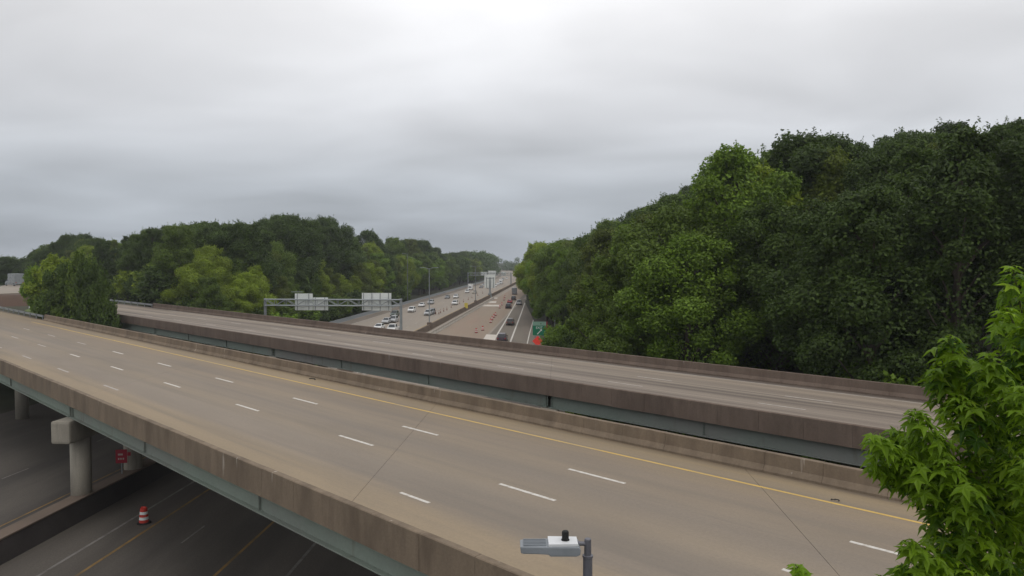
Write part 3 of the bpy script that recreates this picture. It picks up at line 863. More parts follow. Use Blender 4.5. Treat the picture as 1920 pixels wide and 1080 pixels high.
MB().box(1.31, 1.55, 0.0, 0.03, zm - 0.5, zm + 0.75).build('side_marker', M_RED, ex)

wk = empty('work_sign', P(1008, 656))
tag(wk, 'bright orange diamond work sign on a low stand below the exit sign', 'sign')
uz = wk.location.y / FOC
cz = CAM_H - (640 - YH) * uz
hw = 0.98
dm_ = MB().add([(0, 0, cz + hw), (-hw, 0, cz), (0, 0, cz - hw), (hw, 0, cz), (0, 0.03, cz + hw), (-hw, 0.03, cz), (0, 0.03, cz - hw), (hw, 0.03, cz)],
              [(0, 1, 2, 3), (7, 6, 5, 4), (0, 4, 5, 1), (1, 5, 6, 2), (2, 6, 7, 3), (3, 7, 4, 0)]).build('sign_panel', M_ORANGE, wk)
MB().bar((0, 0.06, 0.1), (0, 0.06, cz + hw * 0.8), 0.06, 0.04).build('mast', M_GALV_DK, wk)
for sx, sy in ((-1, -1), (1, -1), (-1, 1), (1, 1)):
    MB().bar((0, 0.06, 0.42), (sx * 0.85, 0.06 + sy * 0.5, 0.03), 0.06, 0.04).build('leg', M_GALV_DK, wk)
for px_, nm in ((997.5, 'left'), (1014.5, 'right')):
    c = copy_tree(drum, P(px_, 656.5), 0.3)
    tag(c, 'orange drum standing at the %s foot of the orange diamond sign' % nm, 'traffic drum', 'traffic drums')
pp = empty('steel_pole', P(1040, 657))
tag(pp, 'thin dark steel pole standing right of the green exit sign', 'pole')
MB().lathe([(0.10, 0), (0.10, 0.15), (0.065, 0.18), (0.055, 5.6)], 8).build('shaft', M_GALV_DK, pp)
MB().lathe([(0.2, 0), (0.2, 0.04)], 8).build('base_plate', M_GALV_DK, pp)

rs = empty('red_sign', FW(-31.15, 51.2, 1.28), -FA + 0.25)
tag(rs, 'small dark red sign with two white text rows by the bridge column', 'sign')
MB().box(-0.04, 0.04, 0.03, 0.10, -0.05, 1.75).build('post', M_GALV_DK, rs)
pn = MB().prism([(-0.38, 0), (0.38, 0), (0.38, 0.02), (-0.38, 0.02)], 0.78, 1.75).build('sign_panel', M_RED, rs)
for (x0, x1, z) in ((-0.22, 0.10, 1.40), (-0.22, -0.13, 1.09), (-0.07, 0.02, 1.09), (0.08, 0.18, 1.09)):
    MB().box(x0, x1, -0.006, -0.001, z - 0.06, z + 0.06).build('lettering', M_WHITE_OLD, pn)
MB().box(0.40, 0.62, 0, 0.02, 1.28, 1.54).build('side_plate', M_RED, rs)

ym = empty('yellow_marker', P(874, 583))
tag(ym, 'small yellow hazard panel on the median barrier past the light pole', 'marker')
MB().box(-0.55, 0.55, -0.03, 0.0, 0.9, 2.6).build('panel', M_YSIGN, ym)
for x in (-0.3, 0.3):
    MB().box(x - 0.04, x + 0.04, 0.002, 0.08, 0, 2.4).build('post', M_GALV_DK, ym)

ub = empty('utility_cabinet', FW(-61.0, 168))
tag(ub, 'small brown utility cabinet in dark wood edge under the gantry', 'cabinet')
MB().box(-0.55, 0.55, -0.4, 0.4, 0.12, 2.3).build('housing', M_PIER, ub, bevel=0.04)
MB().box(-0.62, 0.62, -0.47, 0.47, -0.1, 0.115).build('plinth', M_JERSEY, ub)
MB().box(-0.48, 0.48, -0.425, -0.403, 0.25, 2.15).build('door', M_PIER, ub)

def scrap(label, px, py, L, m_):
    p = P(px, py, ZD)
    mb = MB()
    r = random.Random(int(px))
    pts = []
    for k in range(9):
        a = math.pi * 1.1 * k / 8
        pts.append((math.cos(a) * L * 0.5, math.sin(a) * L * 0.22 + r.uniform(-0.03, 0.03), 0.03 + 0.05 * L * math.sin(a * 0.9) + r.uniform(0, 0.01)))
    mb.tube(pts, [0.015] + [L * 0.05 + r.uniform(-0.01, 0.015) for _ in range(7)] + [0.01], 6)
    o = mb.build('tyre_scrap', m_)
    o.location = p + Vector((0, 0, 0.005)); o.rotation_euler = (0, 0, R(-40))
    tag(o, label, 'debris', 'scraps on the bridge deck')
scrap('dark curled tyre scrap lying against the foot of the middle parapet', 585, 712, 0.7, M_BLACK)
scrap('small dark scrap near the yellow line at the right of the deck', 1566, 940, 0.28, M_BLACK)

# ------------------------------------------------------------------ the street lamp in front of the near bridge
LZ = 9.2
lp = D(1102, 1045, LZ)
sl = empty('street_lamp', (lp.x, lp.y, -0.06))
tag(sl, 'grey street lamp with white-lidded flat head and dark sensor in front', 'street lamp')
def lrel(px, py):
    q = D(px, py, LZ)
    return q.x - lp.x, q.z + 0.06
x_, zc = lrel(1102, 1043)
MB().lathe([(0.20, 0), (0.20, 0.05), (0.11, 0.08), (0.058, zc)], 16).build('pole', M_LAMPPOLE, sl, smooth=False)
MB().lathe([(0.066, zc - 0.01), (0.066, zc + 0.015), (0.045, zc + 0.02), (0.042, lrel(1102, 1011)[1]), (0.034, lrel(1102, 1009.5)[1])], 16).build('tenon', M_LAMPPOLE, sl)
ax, az = lrel(1088, 1019)
MB().tube([(ax - 0.03, 0, az), (0, 0, az - 0.003)], 0.027, 12).build('arm', M_LAMPPOLE, sl)
hx0, hz0 = lrel(975, 1031)
hx1, hz1 = lrel(1028, 1013)
hx2, hz2 = lrel(1087, 1036)
W = 0.155
hd = MB()
top = [(hx0, lrel(0, 1018.5)[1]), (hx1, lrel(0, 1017.5)[1]), (hx2 - 0.02, lrel(0, 1018)[1]), (hx2, lrel(0, 1022)[1]), (hx2 - 0.005, lrel(0, 1032)[1]), (hx2 - 0.05, lrel(0, 1035)[1]), (hx1 + 0.02, lrel(0, 1035)[1]), (hx1 - 0.005, lrel(0, 1031.5)[1]), (hx0 + 0.01, lrel(0, 1030.5)[1])]
n = len(top)
hd.v = [(x, -W * (0.82 if i in (0, n - 1) else 1), z) for i, (x, z) in enumerate(top)] + [(x, W * (0.82 if i in (0, n - 1) else 1), z) for i, (x, z) in enumerate(top)]
hd.f = [tuple(range(n)), tuple(range(2 * n - 1, n - 1, -1))] + [(k, n + k, n + (k + 1) % n, (k + 1) % n) for k in range(n)]
h_ = hd.build('lamp_head', M_LAMPGREY, sl, bevel=0.012)
MB().prism([(hx1 - 0.002, -W * 0.9), (hx2 - 0.03, -W * 0.8), (hx2 - 0.03, W * 0.8), (hx1 - 0.002, W * 0.9)], lrel(0, 1018)[1], lrel(0, 1012.5)[1]).build('lid', M_LAMPWHITE, h_, bevel=0.008)
MB().box(hx0 + 0.03, hx1 - 0.03, -W * 0.7, W * 0.7, lrel(0, 1032.5)[1], lrel(0, 1031.2)[1]).build('lens', M_LENS, h_)
for k in range(5):
    yy = -W * 0.6 + k * W * 0.3
    MB().box(hx0 + 0.04, hx1 - 0.03, yy - 0.006, yy + 0.006, lrel(0, 1018)[1], lrel(0, 1015.5)[1]).build('cooling_fin', M_LAMPGREY, h_)
px_, pz_ = lrel(1060, 1013)
pc = MB().lathe([(0.052, pz_ - 0.005), (0.052, pz_ + 0.012), (0.043, pz_ + 0.014), (0.043, pz_ + 0.105), (0.034, pz_ + 0.118)], 14)
pc.v = [(x + px_, y, z) for x, y, z in pc.v]
pc.build('photocell', M_BLACK, h_)

# ------------------------------------------------------------------ vehicles
def make_car(name, kind):
    root = empty(name)
    if kind == 'sedan':
        L, Wd, hb, hr = 4.7, 1.8, 0.92, 1.45; c0, c1, r0, r1 = -1.9, 1.15, -1.15, 0.35
    elif kind == 'suv':
        L, Wd, hb, hr = 4.7, 1.88, 1.05, 1.72; c0, c1, r0, r1 = -2.25, 1.25, -2.0, 0.5
    elif kind == 'pickup':
        L, Wd, hb, hr = 5.6, 1.95, 1.10, 1.85; c0, c1, r0, r1 = -0.75, 1.55, -0.55, 0.85
    else:
        L, Wd, hb, hr = 6.6, 2.1, 1.15, 2.1; c0, c1, r0, r1 = 1.0, 2.6, 1.0, 2.0
    h = L / 2
    side = [(-h, 0.42), (-h + 0.04, hb - 0.12), (-h + 0.18, hb), (c1, hb), (h - 0.45, hb - 0.14), (h - 0.05, hb - 0.3), (h, 0.42), (h - 0.15, 0.26), (-h + 0.15, 0.26)]
    mb = MB(); n = len(side)
    mb.v = [(-Wd / 2, y, z) for y, z in side] + [(Wd / 2, y, z) for y, z in side]
    mb.f = [tuple(range(n)), tuple(range(2 * n - 1, n - 1, -1))] + [(k, n + k, n + (k + 1) % n, (k + 1) % n) for k in range(n)]
    body = mb.build('body', M_PAINT, root, bevel=0.07)
    ti = Wd / 2 - 0.08; to = Wd / 2 - 0.26
    z0, z1 = hb - 0.02, hr
    def ring(y0, y1, x, z): return [(-x, y0, z), (x, y0, z), (x, y1, z), (-x, y1, z)]
    cab = MB().add(ring(c0, c1, ti, z0) + ring(r0, r1, to, z1), [(3, 2, 1, 0), (4, 5, 6, 7), (0, 1, 5, 4), (1, 2, 6, 5), (2, 3, 7, 6), (3, 0, 4, 7)]).build('cabin', M_PAINT, root, bevel=0.05)
    def pane(nm, a, b, c, d, shrink=0.86, off=0.012):
        q = [Vector(x) for x in (a, b, c, d)]
        ctr = sum(q, Vector()) / 4
        nrm = (q[1] - q[0]).cross(q[3] - q[0]).normalized()
        if nrm.dot(ctr - Vector((0, (c0 + c1) / 2, (z0 + z1) / 2))) < 0: nrm = -nrm
        q = [ctr + (x - ctr) * shrink + nrm * off for x in q]
        MB().add(q + [x - nrm * 0.02 for x in q], [(0, 1, 2, 3), (7, 6, 5, 4), (0, 4, 5, 1), (1, 5, 6, 2), (2, 6, 7, 3), (3, 7, 4, 0)]).build(nm, M_GLASS, cab)
    pane('windshield', (-ti, c1, z0), (ti, c1, z0), (to, r1, z1), (-to, r1, z1))
    pane('rear_window', (-ti, c0, z0), (ti, c0, z0), (to, r0, z1), (-to, r0, z1), 0.78)
    for sx in (-1, 1):
        pane('side_window', (sx * ti, c0, z0), (sx * ti, c1, z0), (sx * to, r1, z1), (sx * to, r0, z1), 0.8)
    rw = 0.33 if kind in ('sedan', 'suv') else 0.38
    wm = MB().lathe([(rw * 0.62, -0.11), (rw * 0.95, -0.115), (rw, -0.08), (rw, 0.08), (rw * 0.95, 0.115), (rw * 0.62, 0.11)], 16)
    wm.v = [(z, y, x) for x, y, z in wm.v]
    wm = wm.mesh('wheel', M_BLACK)
    rm = MB().lathe([(rw * 0.6, -0.118), (rw * 0.6, 0.118)], 10); rm.v = [(z, y, x) for x, y, z in rm.v]
    rm = rm.mesh('rim', M_GALV)
    for sx in (-1, 1):
        for yy in (-h + 0.95, h - 0.9):
            wl_ = link('wheel', wm, root, (sx * (Wd / 2 - 0.09), yy, rw))
            link('rim', rm, wl_)
        MB().box(sx * (Wd / 2 - 0.28) - 0.17, sx * (Wd / 2 - 0.28) + 0.17, h - 0.14, h - 0.012, hb - 0.42, hb - 0.27).build('headlight', M_HEAD, root)
        MB().box(sx * (Wd / 2 - 0.2) - 0.12, sx * (Wd / 2 - 0.2) + 0.12, -h - 0.004, -h + 0.06, hb - 0.34, hb - 0.14).build('taillight', M_TAIL, root)
        MB().box(sx * (Wd / 2 + 0.06) - 0.09, sx * (Wd / 2 + 0.06) + 0.09, c1 - 0.45, c1 - 0.33, hb + 0.02, hb + 0.15).build('wing_mirror', M_PAINT, root)
    MB().box(-0.5, 0.5, h - 0.03, h + 0.004, 0.45, hb - 0.45).build('grille', M_BLACK, root)
    MB().box(-Wd / 2 + 0.15, Wd / 2 - 0.15, -h - 0.03, -h + 0.02, 0.30, 0.48).build('bumper', M_BLACK, root)
    if kind == 'pickup':
        MB().box(-Wd / 2 + 0.14, Wd / 2 - 0.14, -h + 0.25, c0 - 0.06, hb - 0.02, hb + 0.006).build('bed_cover', M_BLACK, root)
    if kind == 'truck':
        MB().box(-1.2, 1.2, -h + 0.05, 0.92, 0.75, 3.3).build('cargo_box', M_PAINT, root, bevel=0.05)
    return root
PROTO = {}
CARCOL = {'white': (0.72, 0.72, 0.71), 'silver': (0.42, 0.43, 0.44), 'grey': (0.18, 0.19, 0.20), 'dark': (0.035, 0.037, 0.042), 'plum': (0.055, 0.035, 0.05), 'brown': (0.085, 0.065, 0.055), 'red': (0.33, 0.03, 0.035), 'green': (0.05, 0.075, 0.06), 'tan': (0.38, 0.34, 0.27)}
def car(name, kind, colr, px, py, away, label):
    if kind not in PROTO:
        c = PROTO[kind] = make_car(name, kind)
    else:
        c = copy_tree(PROTO[kind])
    c.name = name
    c.location = P(px, py, 0.021)
    c.rotation_euler = (0, 0, -FA + (0 if away else math.pi))
    cc = CARCOL[colr] + (1,)
    for ch in [x for x in bpy.data.objects if x.parent == c]:
        ch.color = cc
    tag(c, label, {'sedan': 'car', 'suv': 'car', 'pickup': 'pickup', 'truck': 'truck'}[kind], 'vehicles in the oncoming lanes' if not away else 'vehicles driving away')
    return c
for args in [
    ('car', 'sedan', 'white', 711, 618, False, 'white car leftmost behind the far bridge parapet, left of the gantry post'),
    ('pickup_truck', 'pickup', 'white', 737, 622, False, 'white pickup right beside the gantry post, mostly behind the parapet'),
    ('car', 'suv', 'silver', 738, 604, False, 'silver car directly behind the white pickup near the gantry post'),
    ('car', 'sedan', 'silver', 725, 606, False, 'silver-topped car between the sign panels and the white pickup'),
    ('car', 'suv', 'green', 740, 593, False, 'dark green car under the right end of the gantry'),
    ('car', 'suv', 'white', 772, 585, False, 'white car alone in the bright lane right of the gantry post'),
    ('car', 'sedan', 'white', 791, 575, False, 'white car near left barrier behind the lone white one'),
    ('car', 'suv', 'silver', 808, 570, False, 'silver car on the left lane just past the twin-armed light pole'),
    ('car', 'suv', 'silver', 803, 591, False, 'silver car half hidden by the twin-armed light pole'),
    ('car', 'suv', 'grey', 809, 589, False, 'dark grey car right of the twin-armed light pole'),
    ('car', 'sedan', 'grey', 839, 559.5, False, 'grey car on left lane, left one of a side-by-side pair'),
    ('car', 'suv', 'white', 855, 559, False, 'white car, right one of a side-by-side pair in the oncoming lanes'),
    ('car', 'suv', 'white', 853, 571.5, False, 'white car close to the marker posts in the middle of view'),
    ('car', 'suv', 'white', 876, 549, False, 'white car just left of the slender median light pole'),
    ('delivery_truck', 'truck', 'white', 882, 543.5, False, 'white box truck in the distant oncoming lanes'),
    ('car', 'sedan', 'tan', 890, 550, False, 'tan car at the foot of the slender median light pole'),
    ('car', 'sedan', 'grey', 902, 540, False, 'grey car left of the median sign in the distance'),
    ('car', 'sedan', 'silver', 907, 536, False, 'silver car behind the grey one left of the median sign'),
    ('car', 'suv', 'white', 917, 541, False, 'white car seen beside the foot of the median sign'),
    ('car', 'sedan', 'white', 929, 537, False, 'white car just right of the median sign post'),
    ('car', 'suv', 'white', 934, 534.5, False, 'white car second right of the median sign, farther off'),
    ('delivery_truck', 'truck', 'white', 939, 532.5, False, 'white truck at the far end of the oncoming lanes'),
    ('car', 'suv', 'silver', 943, 525, False, 'silver car tiny in the farthest stretch of oncoming lanes'),
    ('car', 'sedan', 'white', 950, 523, False, 'white car, farthest of all in the oncoming lanes'),
    ('car', 'suv', 'plum', 942, 640, True, 'dark plum car driving away, nearest one in the open right lane'),
    ('car', 'suv', 'brown', 957, 609, True, 'brown car driving away between the two white lane lines'),
    ('car', 'suv', 'dark', 953.5, 578, True, 'dark car driving away left of the lane lines, beside the drums'),
    ('car', 'sedan', 'red', 956, 568.5, True, 'red car driving away in the right carriageway'),
    ('pickup_truck', 'pickup', 'silver', 973, 571.5, True, 'silver pickup at the right edge, partly under the tree branches'),
    ('car', 'suv', 'dark', 963, 562.5, True, 'dark car ahead of the red one beside the trees'),
    ('delivery_truck', 'truck', 'grey', 965, 552, True, 'grey truck farthest along the right lane against the trees'),
]:
    car(*args)

# ------------------------------------------------------------------ trees
def leaf_cloud(centres, radii, counts, size, rng, flat=0.75, bias=0.5, droop=0.0):
    """leaf-sized faces scattered through the outer volume of a set of foliage clumps; arrays of vertices and faces"""
    V = []; F = []
    for (c, r, n) in zip(centres, radii, counts):
        d = rng.normal(size=(n, 3)); d /= np.linalg.norm(d, axis=1)[:, None]
        rad = (rng.random(n) ** bias)[:, None]
        rad = 0.35 + 0.65 * rad
        pos = np.array(c) + d * rad * np.array([r, r, r * flat]) + rng.normal(size=(n, 3)) * 0.05 * r
        nor = d * 0.8 + rng.normal(size=(n, 3)) * 0.55 + np.array([0, 0, 0.45])
        nor /= np.linalg.norm(nor, axis=1)[:, None]
        a = np.cross(nor, rng.normal(size=(n, 3))); a /= np.linalg.norm(a, axis=1)[:, None]
        b = np.cross(nor, a)
        s = size * (0.6 + 0.8 * rng.random(n))[:, None]
        q = np.stack([pos - a * s * 0.62, pos - b * s * 0.36 + nor * s * 0.08, pos + a * s * 0.62 - nor * s * 0.12, pos + b * s * 0.36 + nor * s * 0.08], axis=1)
        V.append(q.reshape(-1, 3))
    V = np.concatenate(V)
    return V
def quads_mesh(name, V, material):
    n = len(V) // 4
    me = bpy.data.meshes.new(name)
    me.vertices.add(n * 4); me.loops.add(n * 4); me.polygons.add(n)
    me.vertices.foreach_set('co', V.astype(np.float32).ravel())
    me.loops.foreach_set('vertex_index', np.arange(n * 4, dtype=np.int32))
    me.polygons.foreach_set('loop_start', np.arange(n, dtype=np.int32) * 4)
    me.polygons.foreach_set('loop_total', np.full(n, 4, dtype=np.int32))
    me.update(calc_edges=True)
    me.materials.append(material)
    return me
def tree_proto(seed, H, Rw, low, nl, leaves, size, shape):
    """a broadleaf tree of height H: meshes for trunk (with limbs) and crown"""
    rng = np.random.default_rng(seed)
    r = random.Random(seed)
    tb = MB()
    lean = (r.uniform(-0.4, 0.4), r.uniform(-0.4, 0.4))
    tr = [(0, 0, -0.4), (lean[0] * 0.2, lean[1] * 0.2, H * 0.25), (lean[0] * 0.6, lean[1] * 0.6, H * 0.55), (lean[0], lean[1], H * 0.88)]
    tb.tube(tr, [H * 0.020, H * 0.015, H * 0.010, H * 0.002], 7)
    cs, rs, ns = [], [], []
    for k in range(nl):
        f = (k + 0.5) / nl
        z = low + (1 - low) * (f ** 0.9)
        if shape == 'round': env = math.sin(math.pi * min(1, max(0.06, (z - low * 0.6) / (1.02 - low * 0.6)))) ** 0.6
        elif shape == 'oval': env = (0.55 + 0.45 * math.sin(math.pi * min(1, (z - low) / (1 - low) * 0.9 + 0.12)))* (1.0 if z < 0.85 else 0.62)
        else: env = 1.15 - 0.9 * z
        a = k * 2.399 + r.uniform(-0.5, 0.5)
        rad = Rw * env * r.uniform(0.45, 0.98)
        cr = Rw * r.choice([r.uniform(0.12, 0.20), r.uniform(0.16, 0.28), r.uniform(0.24, 0.38)]) * (0.75 + 0.4 * env)
        zz = min(z * H, H - cr * 0.7)
        c = (math.cos(a) * rad + lean[0] * z, math.sin(a) * rad + lean[1] * z, zz)
        cs.append(c); rs.append(cr); ns.append(int(leaves * cr ** 2))
        # limb to this clump
        zb = max(0.12 * H, zz - rad * 0.9 - 1.0)
        tb.tube([(lean[0] * zb / H, lean[1] * zb / H, zb), (c[0] * 0.55, c[1] * 0.55, (zb + zz) / 2 + 0.3), c], [H * 0.006, H * 0.004, 0.03], 5, caps=False)
    cs.append((lean[0], lean[1], H * 0.70)); rs.append(Rw * 0.55); ns.append(int(leaves * (Rw * 0.5) ** 2))
    tot = sum(ns); target = leaves
    ns = [max(40, int(x * target / tot)) for x in ns]
    # loose foliage between the clumps, so that the crown is not a heap of balls
    m_ = int(leaves * 0.13)
    zz = low * 0.8 + (1 - low * 0.8) * rng.random(m_)
    u_ = np.clip((zz - low * 0.6) / (1.0 - low * 0.6), 0.03, 0.985)
    en = np.sin(math.pi * u_) ** (0.6 if shape != 'cone' else 0.9) * (1.0 if shape != 'cone' else 1.25 - 0.6 * u_)
    an = rng.random(m_) * 2 * math.pi
    lump = 0.78 + 0.26 * np.sin(an * 3 + zz * 9 + seed) * np.sin(zz * 23 + an * 2 + seed * 2)
    rr_ = Rw * en * lump * (0.3 + 0.7 * np.sqrt(rng.random(m_)))
    pos = np.stack([np.cos(an) * rr_ + lean[0] * zz, np.sin(an) * rr_ + lean[1] * zz, zz * H * 0.97], axis=1) + rng.normal(size=(m_, 3)) * 0.22
    nor = np.stack([np.cos(an), np.sin(an), np.full(m_, 0.55)], axis=1) + rng.normal(size=(m_, 3)) * 0.7
    nor /= np.linalg.norm(nor, axis=1)[:, None]
    a_ = np.cross(nor, rng.normal(size=(m_, 3))); a_ /= np.linalg.norm(a_, axis=1)[:, None]
    b_ = np.cross(nor, a_)
    s_ = size * (0.6 + 0.8 * rng.random(m_))[:, None]
    q_ = np.stack([pos - a_ * s_ * 0.62, pos - b_ * s_ * 0.36, pos + a_ * s_ * 0.62 - nor * s_ * 0.12, pos + b_ * s_ * 0.36], axis=1)
    # sprigs standing out of the clumps: a feathery outline
    base_, dirs_, len_ = [], [], []
    for k in range(230):
        j = rng.integers(0, len(cs)); dv = rng.normal(size=3); dv[2] = abs(dv[2]) * 1.1 + 0.15; dv /= np.linalg.norm(dv)
        base_.append(np.array(cs[j]) + dv * rs[j] * np.array([1, 1, 0.85]) * 0.88); dirs_.append(dv * 0.7 + np.array([0, 0, 0.5])); len_.append(0.3 + 0.65 * rng.random())
    nsp = 13
    B_ = np.repeat(np.array(base_), nsp, axis=0); Dv = np.repeat(np.array(dirs_), nsp, axis=0); Ln = np.repeat(np.array(len_), nsp)[:, None]
    f_ = rng.random((len(B_), 1))
    pos = B_ + Dv * Ln * f_ + rng.normal(size=(len(B_), 3)) * 0.16 * (1.1 - f_)
    nor = Dv + rng.normal(size=(len(B_), 3)) * 0.8; nor /= np.linalg.norm(nor, axis=1)[:, None]
    a_ = np.cross(nor, rng.normal(size=nor.shape)); a_ /= np.linalg.norm(a_, axis=1)[:, None]
    b_ = np.cross(nor, a_); s_ = size * (0.5 + 0.6 * rng.random(len(B_)))[:, None]
    sp_ = np.stack([pos - a_ * s_ * 0.62, pos - b_ * s_ * 0.36, pos + a_ * s_ * 0.62, pos + b_ * s_ * 0.36], axis=1)
    V = np.concatenate([leaf_cloud(cs, rs, ns, size, rng, flat=0.85, bias=0.6), q_.reshape(-1, 3), sp_.reshape(-1, 3)])
    return tb.mesh('trunk', M_BARK), quads_mesh('crown', V, M_LEAF), H
PROTOS = [
    tree_proto(1, 20, 5.6, 0.16, 42, 50895, 0.246, 'round'),
    tree_proto(2, 20, 5.0, 0.12, 45, 50895, 0.238, 'oval'),
    tree_proto(3, 20, 6.2, 0.20, 42, 54810, 0.254, 'round'),
    tree_proto(4, 20, 4.4, 0.10, 42, 43065, 0.230, 'oval'),
    tree_proto(5, 20, 5.4, 0.14, 48, 54810, 0.238, 'round'),
    tree_proto(6, 20, 4.8, 0.08, 45, 46980, 0.230, 'cone'),
    tree_proto(7, 20, 5.8, 0.22, 39, 48937, 0.262, 'round'),
]
BUSH = [tree_proto(21, 10, 4.4, 0.10, 20, 12000, 0.34, 'round'), tree_proto(22, 10, 3.9, 0.06, 18, 11000, 0.32, 'oval')]
SHRUB = [tree_proto(31, 4, 2.1, 0.08, 12, 4200, 0.26, 'round'), tree_proto(32, 4, 1.7, 0.05, 10, 3600, 0.25, 'oval')]

def plant(name, proto, X, Y, h, colr, label, cat, group, wx=1.0, rz=None, zoff=0.0):
    tm_, cm_, H = proto
    z = ground_z(X, Y) - 0.1 + zoff
    root = link(name, None, None, (X, Y, z), RNG.uniform(0, 6.28) if rz is None else rz)
    k = h / H
    root.scale = (k * wx, k * wx, k)
    link('trunk', tm_, root)
    c = link('crown', cm_, root)
    c.color = tuple(colr) + (1,)
    tag(root, label, cat, group)
    return root

SKY_R = [(960, 492), (985, 455), (1010, 432), (1060, 418), (1100, 418), (1130, 424), (1185, 415), (1195, 392), (1250, 384), (1280, 362), (1330, 332), (1380, 300), (1460, 290), (1485, 272), (1530, 265), (1570, 280), (1640, 262), (1740, 252), (1800, 236), (1870, 232), (1920, 222), (2100, 215)]
SKY_L = [(-200, 480), (0, 478), (50, 482), (85, 460), (130, 438), (160, 437), (200, 442), (250, 430), (330, 420), (400, 413), (440, 424), (500, 412), (560, 406), (650, 412), (680, 422), (700, 445), (715, 455), (760, 440), (790, 446), (830, 474), (860, 472), (890, 458), (925, 478), (960, 490), (1100, 490)]
def interp(tab, x):
    if x <= tab[0][0]: return tab[0][1]
    for (a, b), (c, d) in zip(tab, tab[1:]):
        if x <= c: return b + (d - b) * (x - a) / (c - a)
    return tab[-1][1]
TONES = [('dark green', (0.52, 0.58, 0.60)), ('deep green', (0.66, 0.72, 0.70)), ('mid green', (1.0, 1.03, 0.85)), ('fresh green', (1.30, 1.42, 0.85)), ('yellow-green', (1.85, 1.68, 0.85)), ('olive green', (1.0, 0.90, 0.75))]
cand = []
def wood(side):
    tr = random.Random(5 if side == 'right' else 9)
    sky = SKY_R if side == 'right' else SKY_L
    out = []
    v = 46.0
    while v < 640:
        step = 7.4 if v < 210 else (8.6 if v < 330 else 12.0)
        depth = (78 if v < 150 else (46 if v < 230 else 20)) if side == 'right' else (44 if v < 240 else 21)
        q = 5.0
        while q < depth:
            o = (edge(v) + q) if side == 'right' else (-62.0 - q)
            o += tr.uniform(-2.4, 2.4) * (0.5 if q < 6 else 1); vv = v + tr.uniform(-2.6, 2.6)
            p = FW(o, vv)
            s, d = to_B(p.x, p.y)
            px = pix_x(p.x, p.y)
            ok = d > 60 if side == 'right' else d > 59.5
            if side == 'right' and p.y < 172 and px - 5.2 * FOC / p.y < 1034: ok = False
            if ok and -70 < px < 2010 and not (side == 'left' and px < 60 and p.y < 240):
                out.append((p.x, p.y, px, q))
            q += step * (1.0 if q < 12 else 1.12)
        v += step
    return out, sky
NTREE = 0
for side in ('right', 'left'):
    spots, sky = wood(side)
    if side == 'left':                          # the trees that close the view at the far left
        tr = random.Random(77)
        for k in range(26):                     # behind the left approach of the far bridge
            px = 70 + k * 10.5 + tr.uniform(-4, 4); Y = max(150, 62 / C45 / (1 + (px - 960) / FOC)) + 4 + tr.uniform(0, 38)
            spots.append(((px - 960) / FOC * Y, Y, px, 5 if k % 2 else 14))
        for k in range(16):
            px = -40 + k * 15 + tr.uniform(-4, 4); Y = tr.uniform(262, 300)
            spots.append(((px - 960) / FOC * Y, Y, px, 30))
    tr = random.Random(3)
    rows = {'front': [], 'middle': [], 'back': []}
    for X, Y, px, q in spots:
        g = ground_z(X, Y)
        zmax = CAM_H + (YH - interp(sky, px)) * Y / FOC
        h = tr.uniform(17.0, 25.0)
        if side == 'left': h = tr.uniform(20.0, 27.5)
        if q < 9: h = tr.uniform(10.5, 17.5)
        elif q < 18: h = tr.uniform(14, 21) if side == 'right' or Y < 200 else tr.uniform(19, 26)
        top = zmax - g
        if side == 'left' and Y > 255 and q < 9: h = tr.uniform(14, 20)
        if side == 'right' and Y > 165 and px < 1180: h = tr.uniform(15, 24)
        if h > top * 0.99: h = top * tr.uniform(0.90, 0.99)
        elif q > 12 and h > top * 0.82: h = top * tr.choice([tr.uniform(0.74, 0.92), tr.uniform(0.86, 0.98), tr.uniform(0.95, 1.02), tr.uniform(1.0, 1.055)])
        if h < 6.5: continue
        row = 'front' if q < 9 else ('middle' if q < 24 else 'back')
        rows[row].append((px, X, Y, h, h > 0.87 * top))
    for row, lst in rows.items():
        lst.sort()
        for i, (px, X, Y, h, crest) in enumerate(lst):
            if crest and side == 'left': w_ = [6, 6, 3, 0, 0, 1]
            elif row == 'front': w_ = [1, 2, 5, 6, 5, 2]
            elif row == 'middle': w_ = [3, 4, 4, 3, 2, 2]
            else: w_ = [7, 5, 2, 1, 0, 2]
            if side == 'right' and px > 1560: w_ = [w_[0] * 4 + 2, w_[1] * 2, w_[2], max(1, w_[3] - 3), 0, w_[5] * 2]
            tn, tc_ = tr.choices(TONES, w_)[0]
            jit = tr.uniform(0.88, 1.12)
            pr = tr.choice(PROTOS)
            wx = tr.uniform(0.95, 1.25) * (1.2 if h < 13 else 1.0) * (1.15 if Y > 330 else 1)
            sz = 'tall' if h > 20 else ('low' if h < 13 else 'broad' if wx > 1.12 else 'mid-sized')
            lab = '%s %s tree, %s from the left in the %s row of the %s wood' % (sz, tn, ordinal(i + 1), row, side)
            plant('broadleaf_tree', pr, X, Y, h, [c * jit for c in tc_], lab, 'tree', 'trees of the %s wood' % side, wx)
            NTREE += 1
print('trees', NTREE)

